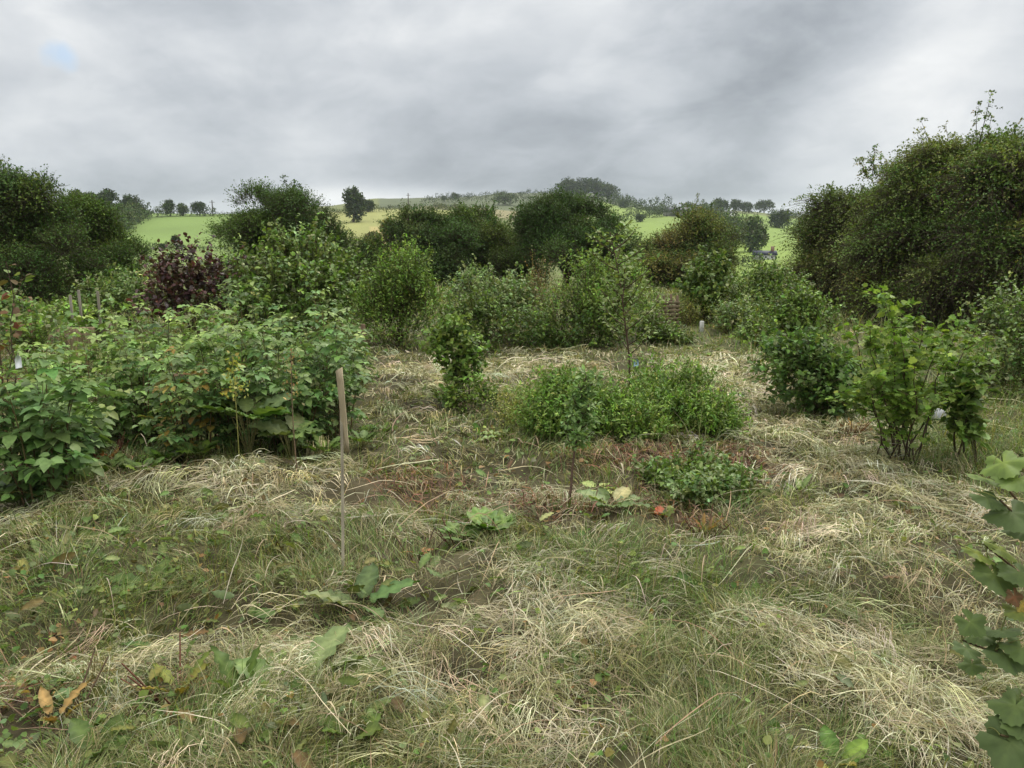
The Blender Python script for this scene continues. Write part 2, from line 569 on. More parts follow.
def poly(*uv):
    return [tuple(gp(u, v)[:2]) for u, v in uv]


SWATHS = [  # points, width, height, strands, paleness
    (poly((-60, 705), (60, 682), (160, 668), (260, 655), (340, 650), (420, 662), (490, 690)), .10, .10, 5200, .75),
    (poly((170, 790), (230, 735), (275, 695), (305, 660)), .06, .06, 1600, .95),
    (poly((420, 645), (500, 655), (580, 645), (650, 605)), .14, .06, 2600, .65),
    (poly((380, 640), (450, 670), (520, 715), (560, 770)), .12, .06, 2200, .75),
    (poly((730, 610), (800, 645), (870, 685), (960, 715), (1040, 730)), .10, .07, 2800, .9),
    (poly((860, 665), (930, 720), (1000, 790)), .09, .05, 1700, .95),
    (poly((880, 485), (950, 498), (1020, 525)), .20, .10, 2600, .7),
    (poly((870, 515), (810, 545), (785, 565)), .16, .06, 1800, .95),
    (poly((700, 362), (750, 380), (785, 425), (840, 490)), .42, .04, 8500, 1.0),
    (poly((390, 372), (450, 378), (520, 370), (600, 366)), .40, .06, 4600, .9),
    (poly((210, 482), (255, 484), (300, 494)), .16, .14, 2600, .7),
    (poly((200, 530), (300, 520), (420, 545)), .2, .06, 2000, .45),
    (poly((500, 600), (590, 575), (680, 590)), .2, .05, 1600, .45),
    (poly((440, 500), (520, 505), (580, 490)), .18, .05, 1700, .7),
    (poly((-20, 510), (60, 505), (150, 500)), .22, .08, 1800, .5),
]
for _p, _w, _h, _n, _b in SWATHS:
    RIDGES.append((_p, _w, _h * .22))
for (u, v, rx, ry, h) in [(250, 492, .35, .2, .04), (390, 385, .5, .6, .12), (120, 600, .4, .3, .07), (700, 560, .6, .4, .06),
                          (330, 720, .3, .15, .06), (900, 580, .5, .4, .06), (60, 560, .4, .3, .08), (640, 445, .9, .6, .05)]:
    _g = gp(u, v)
    MOUNDS.append((_g[0], _g[1], rx, ry, h))


def blobs(spec):
    out = []
    for u, v, ru, rv, s in spec:
        g = gp(u, v)
        rx = ru / F_PX * g[1] * 1.05
        ry = (gp(u, v - rv)[1] - gp(u, v + rv)[1]) / 2
        out.append((g[0], g[1], rx, ry, s))
    return out


def field(x, y, bl):
    f = np.zeros(np.shape(x))
    for bx, by, rx, ry, s in bl:
        f = f + s * np.exp(-((x - bx) / rx) ** 2 - ((y - by) / ry) ** 2)
    return f


G_GREEN = blobs([(640, 575, 130, 40, .55), (100, 600, 110, 45, .5), (700, 745, 150, 40, .35), (560, 555, 80, 25, .4), (430, 530, 60, 20, .3),
                 (330, 545, 70, 30, .3), (60, 560, 60, 40, .4), (220, 720, 90, 40, .4), (820, 590, 90, 35, .25), (690, 490, 70, 25, .5),
                 (540, 430, 60, 25, .45), (960, 440, 90, 35, .9), (720, 350, 60, 18, .4), (350, 430, 60, 30, .3), (600, 380, 90, 20, .2),
                 (860, 740, 60, 40, .3), (480, 430, 50, 20, .2), (650, 590, 80, 20, .3), (480, 740, 40, 30, .25)])
G_STRAW = blobs([(420, 425, 70, 30, .35), (480, 470, 70, 25, .3), (800, 450, 110, 60, .5), (900, 640, 130, 70, .4), (460, 690, 140, 60, .5), (460, 380, 110, 22, .5), (760, 390, 70, 40, .6),
                 (250, 490, 80, 35, .5), (560, 500, 80, 20, .35), (330, 690, 60, 40, .4), (820, 530, 90, 40, .35), (600, 640, 90, 40, .25),
                 (40, 690, 90, 40, .2)])
G_BROWN = blobs([(30, 700, 50, 20, .45), (420, 485, 55, 24, .8), (650, 463, 90, 11, 1.15), (745, 462, 24, 10, .5), (540, 500, 60, 12, .5), (420, 560, 30, 10, .25),
                 (700, 520, 30, 15, .6), (120, 475, 60, 12, .6), (180, 690, 40, 25, .4), (640, 500, 40, 15, .6), (60, 640, 40, 15, .3),
                 (560, 510, 60, 14, .5), (850, 435, 50, 10, .4), (760, 470, 40, 20, .3)])


# ------------------------------------------------------------------ terrain sheet
def build_ground():
    R = np.concatenate([[0.05, .4], np.geomspace(0.85, 26, 190), np.geomspace(26.8, 3200, 130)])
    TH = np.radians(np.concatenate([np.linspace(-180, -62, 50)[:-1], np.linspace(-62, 62, 560), np.linspace(62, 180, 50)[1:]]))
    rr, tt = np.meshgrid(R, TH, indexing='ij')
    x = rr * np.sin(tt); y = rr * np.cos(tt)
    z = H(x, y)
    sh = x.shape
    # ground cover colour: thatch and soil in the plot, pasture on the hills
    n = fbm2(x * 2.2, y * 2.2, 21, 4)[..., None]
    near = np.array([.045, .038, .02]) * (1 - n) + np.array([.105, .092, .048]) * n  # dark soil base puts deep shadow between the strands into the colour
    gr = np.clip(field(x, y, G_GREEN), 0, 1)[..., None]; br = np.clip(field(x, y, G_BROWN), 0, 1)[..., None]
    near = near * (1 - .6 * gr) + np.array([.075, .095, .03]) * .6 * gr
    near = near * (1 - .8 * br) + np.array([.085, .055, .032]) * .8 * br
    nf = fbm2(x * .02, y * .02, 31, 4)[..., None]
    nr_ = fbm2(x * .25, y * .25, 33, 3)[..., None]
    meadow = np.array([.10, .135, .035]) * (1 - nf) + np.array([.165, .175, .06]) * nf
    u = 512 + 788 * np.tan(np.clip(tt, -1.3, 1.3)); r = rr
    def zone(c, u0, u1, r0, r1, k=1.0):  # green fields are raised in colour to carry a break of sun
        nonlocal meadow
        m = ((u > u0) & (u < u1) & (r > r0) & (r < r1) & (np.abs(tt) < 1.2))[..., None] * k
        meadow = meadow * (1 - m) + np.array(c) * (.72 + .56 * (nf * .5 + .5 * fbm2(x * .09, y * .02, 37, 3)[..., None])) * m
    zone((.165, .245, .06), 60, 310, 150, 420)            # cut pasture on the left slope
    zone((.15, .21, .055), 60, 310, 150, 215, .6)
    zone((.26, .27, .09), 310, 470, 200, 430)             # yellowing hay meadow
    zone((.36, .31, .12), 370, 470, 180, 300)             # stubble
    zone((.095, .115, .055), 380, 640, 470, 900)          # rough ridge
    zone((.33, .27, .13), 420, 590, 470, 600, .55)
    zone((.19, .27, .055), 590, 720, 230, 520)
    zone((.195, .27, .055), 600, 670, 520, 700)
    zone((.19, .27, .05), 705, 900, 120, 300)
    zone((.18, .26, .055), 690, 900, 300, 640)
    t = np.clip((r - 18) / 20, 0, 1)[..., None]
    rough = np.array([.10, .12, .04]) * (.7 + .6 * nr_)
    plot = np.clip((r - 9) / 6, 0, 1)[..., None]
    near = near * (1 - .5 * plot) + rough * .5 * plot
    t2 = np.clip((r - 60) / 60, 0, 1)[..., None]
    c = near * (1 - t) + (rough * (1 - t2) + meadow * t2) * t
    a = Acc()
    nr, nt = sh
    i, j = np.meshgrid(np.arange(nr - 1), np.arange(nt - 1), indexing='ij')
    b = i * nt + j
    Fq = np.stack([b, b + 1, b + nt + 1, b + nt], -1).reshape(-1, 4)[:, ::-1]
    a.add(np.stack([x, y, z], -1), Fq, c.reshape(-1, 3))
    o = a.build('ground', M_SOIL, smooth=True)
    tag(o, kind='structure')
    return o


build_ground()

# ------------------------------------------------------------------ cut hay, grass and litter covering the plot
rng = np.random.default_rng(5)
STRAW_PAL = [(.48, .44, .26), (.38, .35, .19), (.60, .56, .38), (.27, .245, .12), (.24, .235, .09), (.43, .41, .24)]
OLIVE_PAL = [(.20, .205, .075), (.15, .165, .055), (.25, .235, .10), (.32, .285, .14), (.12, .15, .045)]
GREEN_PAL = [(.125, .20, .045), (.15, .235, .055), (.10, .16, .04), (.19, .235, .07), (.21, .24, .085)]
BROWN_PAL = [(.20, .10, .05), (.14, .075, .04), (.26, .15, .075), (.30, .20, .11)]


def sample_ground(n, r0, r1, a0=-.86, a1=.86, power=0.0):
    """points spread so that the plot thins out with distance"""
    k = rng.random(n)
    Y = np.exp(np.log(r0) + k * (np.log(r1) - np.log(r0)))
    X = rng.uniform(a0, a1, n) * Y * 0.98 + rng.normal(0, .05, n)
    return X, Y


def straw(acc, X, Y, phi, L, w, pal, lift=.012, arch=.05, K=6, curl=.5):
    n = len(X)
    t = np.linspace(0, 1, K)[None]
    bend = rng.normal(0, curl, n)[:, None]
    ang = phi[:, None] + bend * (t - .5)
    step = L[:, None] / (K - 1)
    dx = np.cos(ang) * step; dy = np.sin(ang) * step
    px_ = X[:, None] + np.cumsum(dx, 1) - dx.sum(1, keepdims=True) / 2
    py_ = Y[:, None] + np.cumsum(dy, 1) - dy.sum(1, keepdims=True) / 2
    z = H(px_, py_) * .5 + H(X, Y)[:, None] * .5 + np.abs(rng.normal(lift, lift, n))[:, None]
    z = z + (np.abs(rng.normal(0, arch, n))[:, None]) * np.sin(math.pi * t) + rng.normal(0, .02, n)[:, None] * (t - .5) * 2
    P = np.stack([px_, py_, z], -1)
    sd = np.stack([-np.sin(phi), np.cos(phi), rng.normal(0, .6, n)], -1)
    ribbons(acc, P, w, nrm(sd), pal, taper=.4, root=.6)


def blades(acc, X, Y, hgt, w, pal, lodge=.5, K=5):
    n = len(X)
    phi = fbm2(X * 2.3, Y * 2.3, 83, 2) * 14 + rng.normal(0, .9, n)
    d = np.stack([np.cos(phi), np.sin(phi), np.zeros(n)], -1)
    t = np.linspace(0, 1, K)[None, :, None]
    a = np.abs(rng.normal(.18, .15, n))[:, None, None]; b = np.abs(rng.normal(lodge, .3, n))[:, None, None]
    L = hgt[:, None, None]
    root = np.stack([X, Y, H(X, Y) - .01], -1)
    P = root[:, None] + d[:, None] * L * (a * t + b * t * t) + UPV * L * (t * (1 - .12 * b) - .42 * np.minimum(b, 1.2) * t ** 2.4)
    sd = np.stack([-np.sin(phi), np.cos(phi), rng.normal(0, .3, n)], -1)
    ribbons(acc, P, w, nrm(sd), pal, taper=.08, root=.8)


def px_width(Y, lo, k):
    return np.maximum(lo, k * Y)


hay = Acc()
# loose straw all over, denser in the pale patches
X, Y = sample_ground(240000, 1.5, 24)
pr = .15 + .20 * np.clip((Y - 4.6) / 2, 0, 1) + .75 * field(X, Y, G_STRAW) - .42 * field(X, Y, G_GREEN) - .6 * field(X, Y, G_BROWN) + .9 * (fbm2(X * 1.6, Y * 1.6, 41, 3) - .5)
pr = pr * np.clip((17 - Y) / 6, 0.08, 1)
k = rng.random(len(X)) < pr
X, Y = X[k], Y[k]; n = len(X)
phi = fbm2(X * .8, Y * .8, 51, 3) * 9 + rng.normal(0, 1.3, n)
L = rng.uniform(.04, .17, n) * np.where(rng.random(n) < .08, 2.2, 1)
w = px_width(Y, .0022, .00085) * rng.uniform(.45, 1.3, n) * np.where(rng.random(n) < .14, 2.2, 1)
pale = fbm2(X * 2.5, Y * 2.5, 57, 3)
pal = palette(rng, n, STRAW_PAL, .28) * (.55 + .85 * pale)[:, None]
ol = palette(rng, n, OLIVE_PAL, .2)
mixk = rng.random(n) < .42
pal[mixk] = ol[mixk]
straw(hay, X, Y, phi, L, w, pal, arch=.02, curl=.5)
# combed wisps: strands that fell together and still lie side by side
nw, per = 2300, 20
X, Y = sample_ground(nw * 3, 1.5, 14)
pr = .10 + .8 * field(X, Y, G_STRAW) - .4 * field(X, Y, G_GREEN) - .6 * field(X, Y, G_BROWN) + .7 * (fbm2(X * 1.6, Y * 1.6, 41, 3) - .5)
k = np.nonzero(rng.random(len(X)) < pr)[0][:nw]
X, Y = X[k], Y[k]; nw = len(X)
phi = fbm2(X * .8, Y * .8, 51, 3) * 9 + rng.normal(0, .8, nw)
Lw = rng.uniform(.07, .24, nw); cw = palette(rng, nw, STRAW_PAL + STRAW_PAL[2:3], .22); bw = rng.normal(0, .6, nw)
r_ = lambda q: np.repeat(q, per, 0)
n = nw * per
lat = rng.normal(0, .032, n) * r_(np.clip(Y / 3, .8, 2)); lon = rng.normal(0, .05, n)
ph = r_(phi)
Xs = r_(X) + np.cos(ph) * lon - np.sin(ph) * lat; Ys = r_(Y) + np.sin(ph) * lon + np.cos(ph) * lat
n_ = len(Xs); K = 6; t = np.linspace(0, 1, K)[None]
ang = (ph + rng.normal(0, .34, n))[:, None] + (r_(bw) + rng.normal(0, .25, n))[:, None] * (t - .5)
step = (r_(Lw) * rng.uniform(.6, 1.25, n))[:, None] / (K - 1)
qx = Xs[:, None] + np.cumsum(np.cos(ang) * step, 1) - (np.cos(ang) * step).sum(1, keepdims=True) / 2
qy = Ys[:, None] + np.cumsum(np.sin(ang) * step, 1) - (np.sin(ang) * step).sum(1, keepdims=True) / 2
qz = H(qx, qy) + r_(np.abs(rng.normal(.02, .018, nw)))[:, None] + np.abs(rng.normal(0, .012, n))[:, None] + (r_(np.abs(rng.normal(0, .045, nw))) * rng.uniform(.6, 1.2, n))[:, None] * np.sin(math.pi * t)
ribbons(hay, np.stack([qx, qy, qz], -1), px_width(Ys, .002, .0008) * rng.uniform(.6, 1.4, n), nrm(np.stack([-np.sin(ph), np.cos(ph), rng.normal(0, .6, n)], -1)),
        np.clip(r_(cw) * np.exp(rng.normal(0, .2, (n, 1))), 0, 1), taper=.35, root=.6)
# the raked swaths and heaps
for pts, wd, hh, cnt, bright in SWATHS:
    cnt = int(cnt * .8)
    seg = np.array(pts); d = np.diff(seg, axis=0); ln = np.hypot(d[:, 0], d[:, 1]); cum = np.concatenate([[0], np.cumsum(ln)])
    s = rng.uniform(0, cum[-1], cnt)
    i = np.clip(np.searchsorted(cum, s) - 1, 0, len(d) - 1)
    q = seg[i] + d[i] * ((s - cum[i]) / ln[i])[:, None]
    tn = d[i] / ln[i][:, None]
    lat = rng.normal(0, wd * 1.0, cnt)
    X = q[:, 0] - tn[:, 1] * lat; Y = q[:, 1] + tn[:, 0] * lat
    keep = fbm2(X * 5, Y * 5, 61, 2) > .42
    X, Y, tn = X[keep], Y[keep], tn[keep]; n = len(X)
    phi = np.arctan2(tn[:, 1], tn[:, 0]) + rng.normal(0, .7, n) + (fbm2(X * 3, Y * 3, 63, 2) - .5) * 3.5
    L = rng.uniform(.06, .26, n) * np.where(rng.random(n) < .15, 1.6, 1)
    w = px_width(Y, .0022, .0009) * rng.uniform(.45, 1.3, n) * np.where(rng.random(n) < .14, 2.2, 1)
    c = palette(rng, n, [(.56, .52, .34), (.46, .42, .24), (.68, .64, .46), (.32, .29, .155), (.50, .47, .30)], .17) * (.42 + .68 * bright) * (.6 + .8 * fbm2(X * 6, Y * 6, 65, 2))[:, None]
    straw(hay, X, Y, phi, L, w, c, lift=.015, arch=.022, curl=.5)
# long stout stalks thrown among the hay
X, Y = sample_ground(420, 1.7, 11); n = len(X)
straw(hay, X, Y, rng.uniform(0, 6.28, n), rng.uniform(.18, .62, n), px_width(Y, .0035, .0012), palette(rng, n, [(.50, .44, .29), (.36, .29, .18), (.30, .20, .12), (.58, .53, .38)], .2), lift=.05, arch=.05, K=7, curl=.35)
tag(hay.build('cut_hay', M_HAY), 'pale dry cut grass lying in swaths over the plot', 'hay', kind='stuff')

gra = Acc()
X, Y = sample_ground(300000, 1.45, 26)
g = field(X, Y, G_GREEN); s_ = field(X, Y, G_STRAW)
tuft = fbm2(X * 3.1, Y * 3.1, 71, 3)
pr = .38 + .8 * g - .25 * s_ + 2.2 * (tuft - .5) - .4 * field(X, Y, G_BROWN)
k = rng.random(len(X)) < pr
X, Y, g, tuft = X[k], Y[k], g[k], tuft[k]; n = len(X)
hgt = (rng.uniform(.04, .13, n) + .12 * np.clip(tuft - .45, 0, 1) + .05 * np.clip(g, 0, 1)) * (1 + .3 * (rng.random(n) < .06))
hgt *= np.clip(1 + (Y - 10) / 14, 1, 1.7)
w = px_width(Y, .0028, .0010) * rng.uniform(.5, 1.3, n) * np.where(rng.random(n) < .12, 2.0, 1)
isg = rng.random(n) < np.clip(.40 + .9 * g + .9 * (fbm2(X * 1.1, Y * 1.1, 75, 3) - .5), .05, .95)
pal = np.where(isg[:, None], palette(rng, n, GREEN_PAL, .22), palette(rng, n, OLIVE_PAL, .22))
dry = rng.random(n) < .22
pal[dry] = palette(rng, int(dry.sum()), STRAW_PAL, .2)
blades(gra, X, Y, hgt, w, pal, lodge=.65)
# grass left standing round the feet of the stake and the stems
for u_, v_, n in ((343, 575, 120), (566, 509, 110), (905, 464, 260), (962, 462, 200), (461, 402, 160), (815, 422, 220), (418, 556, 80), (178, 692, 110), (300, 692, 120), (706, 530, 90),
                  (95, 766, 90), (245, 702, 90), (120, 470, 200), (40, 500, 200), (200, 466, 220), (290, 458, 220), (345, 448, 160), (240, 470, 160), (160, 470, 160), (80, 490, 200)):
    c_ = gp(u_, v_)
    X = c_[0] + rng.normal(0, .07 + n * .0009, n); Y = c_[1] + rng.normal(0, .05 + n * .0004, n)
    blades(gra, X, Y, rng.uniform(.06, .24, n), px_width(Y, .0028, .0009), np.where((rng.random(n) < .6)[:, None], palette(rng, n, GREEN_PAL, .2), palette(rng, n, OLIVE_PAL, .2)), lodge=.5)
tag(gra.build('meadow_grass', M_GRASS), 'short tufts of olive and green meadow grass between the hay', 'grass', kind='stuff')

# broad cut leaves, clover and dead leaf litter trodden into the hay
lit = Acc()
X, Y = sample_ground(46000, 1.5, 16)
pr = .10 + .5 * field(X, Y, G_GREEN) + .6 * field(X, Y, G_BROWN) + .5 * np.clip((-.15 - X / Y) * 2, 0, 1) * (Y < 5.5) + .9 * (fbm2(X * 1.8, Y * 1.8, 81, 3) - .52)
k = rng.random(len(X)) < pr
X, Y = X[k], Y[k]; n = len(X)
br = rng.random(n) < np.clip(.07 + .6 * field(X, Y, G_BROWN), 0, .8)
c = palette(rng, n, [(.075, .13, .04), (.10, .16, .05), (.13, .17, .075), (.17, .19, .07), (.11, .14, .085)], .2)
c = c * .8
c[br] = palette(rng, int(br.sum()), BROWN_PAL, .25) * .6
P = np.stack([X, Y, H(X, Y) + rng.uniform(.0, .06, n)], -1)
ph = rng.uniform(0, 6.28, n)
D = np.stack([np.cos(ph), np.sin(ph), rng.normal(0.05, .35, n)], -1)
place_leaves(lit, P, D, nrm(UPV + .55 * rng.normal(size=(n, 3))), rng.uniform(.012, .045, n) * np.clip(Y / 4, .9, 1.6), c, LEAF7, 1.15)
tag(lit.build('leaf_litter', M_LEAF), 'small weed leaves and brown leaf litter among the cut grass', 'leaf litter', kind='stuff')

# torn comfrey and dock leaves left lying where they were cut
cut = Acc()
X, Y = sample_ground(7000, 1.6, 9)
G_CUT = blobs([(100, 540, 140, 40, .9), (260, 540, 110, 30, .8), (60, 600, 90, 40, .5), (400, 600, 90, 25, .8), (620, 510, 70, 20, .8), (700, 490, 80, 20, .5),
               (480, 440, 110, 25, .5), (160, 700, 110, 50, .6), (300, 720, 80, 50, .6), (350, 560, 60, 30, .5), (620, 390, 120, 20, .4), (420, 740, 90, 30, .3)])
k = rng.random(len(X)) < .05 + .8 * field(X, Y, G_CUT)
X, Y = X[k], Y[k]; n = len(X)
P = np.stack([X, Y, H(X, Y) + rng.uniform(.01, .07, n)], -1)
ph = rng.uniform(0, 6.28, n)
c = palette(rng, n, [(.085, .115, .06), (.07, .10, .045), (.11, .14, .085), (.055, .085, .03), (.085, .085, .035), (.06, .045, .025)], .25)
place_leaves(cut, P, np.stack([np.cos(ph), np.sin(ph), rng.normal(.05, .25, n)], -1), nrm(UPV + .6 * rng.normal(size=(n, 3))), rng.uniform(.04, .12, n), c * .8, DOCK, 1.0)
tag(cut.build('cut_leaves', M_LEAF), 'dull green torn leaves lying among the cut grass', 'cut leaves', kind='stuff')

# reddish mulch of dead stalks
mul = Acc()
X, Y = sample_ground(110000, 2.0, 9)
k = rng.random(len(X)) < 1.2 * (field(X, Y, G_BROWN) - .22)
X, Y = X[k], Y[k]; n = len(X)
straw(mul, X, Y, rng.uniform(0, 6.28, n), rng.uniform(.04, .18, n), px_width(Y, .003, .001) * rng.uniform(.7, 1.6, n),
      palette(rng, n, [(.19, .085, .048), (.26, .13, .07), (.12, .06, .038), (.36, .25, .15), (.22, .17, .09)], .2), lift=.02, arch=.03, K=4)
X, Y = sample_ground(30000, 1.7, 9.5)
k = rng.random(len(X)) < .16 + .9 * field(X, Y, G_BROWN) + .55 * field(X, Y, G_CUT) + .7 * (fbm2(X * 1.3, Y * 1.3, 87, 3) - .55)
X, Y = X[k], Y[k]; n = len(X)
blades(mul, X, Y, rng.uniform(.03, .13, n), px_width(Y, .003, .001), palette(rng, n, [(.16, .10, .06), (.22, .14, .08), (.10, .065, .04), (.28, .21, .12)], .22), lodge=.5, K=4)
tag(mul.build('dead_stalks', M_HAY), 'reddish brown dead stalks strewn as mulch on the ground', 'mulch', kind='stuff')

# rank grass and weeds growing up between the shrubs at the far side of the plot
rank = Acc()
X, Y = sample_ground(46000, 9.2, 27, -.95, .95)
gapn = fbm2(X * .5, Y * .5, 91, 3)
a = X / Y
inpath = ((a > .02) & (a < .36) & (Y < 14.5)) | ((a > -.2) & (a < .1) & (Y < 10.8))
pr = np.where(inpath, .05, .75) * np.clip(gapn * 2 - .45, .1, 1)
k = rng.random(len(X)) < pr
X, Y = X[k], Y[k]; n = len(X)
hgt = rng.uniform(.15, .5, n) * np.clip(fbm2(X * .7, Y * .7, 93, 2) * 1.6, .4, 1.4)
pal = np.where((rng.random(n) < .6)[:, None], palette(rng, n, GREEN_PAL, .2), palette(rng, n, OLIVE_PAL, .2))
tp = rng.random(n) < .12
pal[tp] = palette(rng, int(tp.sum()), [(.33, .27, .15), (.25, .17, .1)], .2)
blades(rank, X, Y, hgt, px_width(Y, .004, .0011), pal, lodge=.4)
X, Y = sample_ground(1500, 5.8, 7.2, .03, .27)
n = len(X)
blades(rank, X, Y, rng.uniform(.08, .34, n) * np.clip(fbm2(X * 1.5, Y * 1.5, 97, 2) * 1.8, .3, 1.4), px_width(Y, .003, .0009), np.where((rng.random(n) < .75)[:, None], palette(rng, n, GREEN_PAL, .2), palette(rng, n, OLIVE_PAL, .2)), lodge=.35)
X = rng.uniform(3.0, 9.5, 14000); Y = rng.uniform(4.6, 11, 14000)
k = (X / Y > .50 + .06 * rng.normal(size=14000)) & (X / Y < .95)
X, Y = X[k], Y[k]; n = len(X)
blades(rank, X, Y, rng.uniform(.12, .42, n), px_width(Y, .003, .0009), np.where((rng.random(n) < .55)[:, None], palette(rng, n, GREEN_PAL, .2), palette(rng, n, OLIVE_PAL, .2)), lodge=.5)
tag(rank.build('rank_grass', M_GRASS), 'tall rank grass growing up between the shrubs', 'grass', kind='stuff')

# ------------------------------------------------------------------ trees and shrubs
def lump(u, v, ru, rv, Y, deep=1.0):
    c = px(u, v, Y)
    s = Y / F_PX * 1.01
    return (c, np.array([ru * s, ru * s * deep, rv * s]) * 1.17)


def shoots(rng, lumps, n, L, up=.45, inner=.45, gap=.42, freq=1.3, seed=0, lumpy=.5):
    C = np.array([l[0] for l in lumps]); R = np.array([l[1] for l in lumps])
    w = (R[:, 0] * R[:, 1] * R[:, 2]) ** .68
    i = rng.choice(len(lumps), n, p=w / w.sum())
    d = rsph(rng, n)
    fl = (d[:, 2] < -.25) & (rng.random(n) < .55)
    d[fl, 2] *= -1
    rr = rng.uniform(inner ** 3, 1, n) ** (1 / 3)
    size = R[i].mean(1)
    rr = rr * (1 - lumpy / 2 + lumpy * vn3(d * 2.3 + i[:, None] * 3.7, seed))
    P = C[i] + R[i] * d * rr[:, None]
    out = nrm(d / R[i] * size[:, None])
    D = nrm(out * .7 + UPV * up + rsph(rng, n) * .55)
    keep = vn3(P * freq, seed + 5) > gap * (.4 + .6 * rr)
    return P[keep], D[keep], i[keep]


def foliage(acc, rng, P, D, L, m, size, pal, tmpl=LEAF4, droop=.15, upn=.7, spread=.8, jit=.2, clump=.22, twig=None, wid=1.0, bough=None):
    n = len(P)
    Ln = L * rng.uniform(.55, 1.45, n)
    t = (np.arange(m)[None] + rng.random((n, m))) / m
    pos = P[:, None] + D[:, None] * (Ln[:, None] * t)[..., None] + UPV * (-droop * Ln[:, None] * t ** 2)[..., None]
    pos = pos.reshape(-1, 3)
    d = np.repeat(D, m, 0) * .45 + rsph(rng, n * m) * spread
    d[:, 2] -= .1
    N_ = nrm(UPV * upn + np.repeat(D, m, 0) * .45 + rsph(rng, n * m) * .42)
    base = palette(rng, n, pal, clump)
    if bough is not None:                                  # each bough keeps its own shade of leaf
        bc = palette(rng, int(bough.max()) + 1, pal, .24)
        base = base * .3 + bc[bough] * .7
    c = np.repeat(base, m, 0) * np.exp(rng.normal(0, jit, (n * m, 1))) * np.exp(rng.normal(0, .06, (n * m, 3)))
    place_leaves(acc, pos, d, N_, size * rng.uniform(.6, 1.3, n * m), np.clip(c, 0, 1), tmpl, wid)
    if twig:
        k = np.array([0, .5, 1.0])
        Q = P[:, None] - D[:, None] * .2 * Ln[:, None, None] + D[:, None] * (Ln[:, None] * k[None] * 1.15)[..., None] + UPV * (-droop * Ln[:, None] * k[None] ** 2)[..., None]
        tubes(twig[0], Q, np.broadcast_to(np.array([1, .7, .3]) * twig[1], (n, 3)), np.array(twig[2]), 3)


DARK = [(.032, .062, .022), (.042, .075, .026), (.026, .052, .019), (.052, .085, .029)]
MID = [(.060, .095, .024), (.075, .110, .028), (.050, .080, .022), (.090, .115, .035)]
OLIVE = [(.095, .118, .038), (.080, .110, .034), (.115, .118, .045), (.065, .100, .032), (.13, .108, .048)]
FRESH = [(.12, .185, .045), (.10, .155, .04), (.14, .20, .06), (.085, .135, .04)]
GREY = [(.13, .165, .09), (.10, .14, .07), (.15, .18, .11), (.08, .12, .055)]
BARK = (.09, .07, .05)


def ground_base(x, y):
    return np.array([x, y, h1(x, y)])


def limbs(acc, rng, base, targets, r0, k=7, wob=.12, col=BARK, sides=6, fork=.3):
    tg = np.array(targets)
    n = len(tg)
    b = np.repeat(base[None], n, 0) + rng.normal(0, r0 * .8, (n, 3)) * [1, 1, 0]
    mid = b + (tg - b) * np.array([fork, fork, .62]) + rng.normal(0, wob, (n, 3))
    P = bez(b, mid, tg, k)
    P[:, 1:-1] += rng.normal(0, wob * .25, P[:, 1:-1].shape)
    tubes(acc, P, np.linspace(1, .25, k)[None] * r0 * rng.uniform(.7, 1.1, n)[:, None], palette(rng, n, [col], .15), sides)


def sublumps(rng, lumps, k, flat):
    """boughs: smaller leaf masses spread over each big mass of the crown"""
    out = []
    for c, r in lumps:
        d = rsph(rng, k)
        lo = (d[:, 2] < -.3) & (rng.random(k) < .5)
        d[lo, 2] *= -1
        f = rng.uniform(.5, 1.02, k)
        s = rng.uniform(.18, .46, k)
        for i in range(k):
            out.append((c + r * d[i] * f[i], np.array([r.mean() * s[i] * 1.1, r.mean() * s[i] * 1.1, r.mean() * s[i] * flat])))
    return out


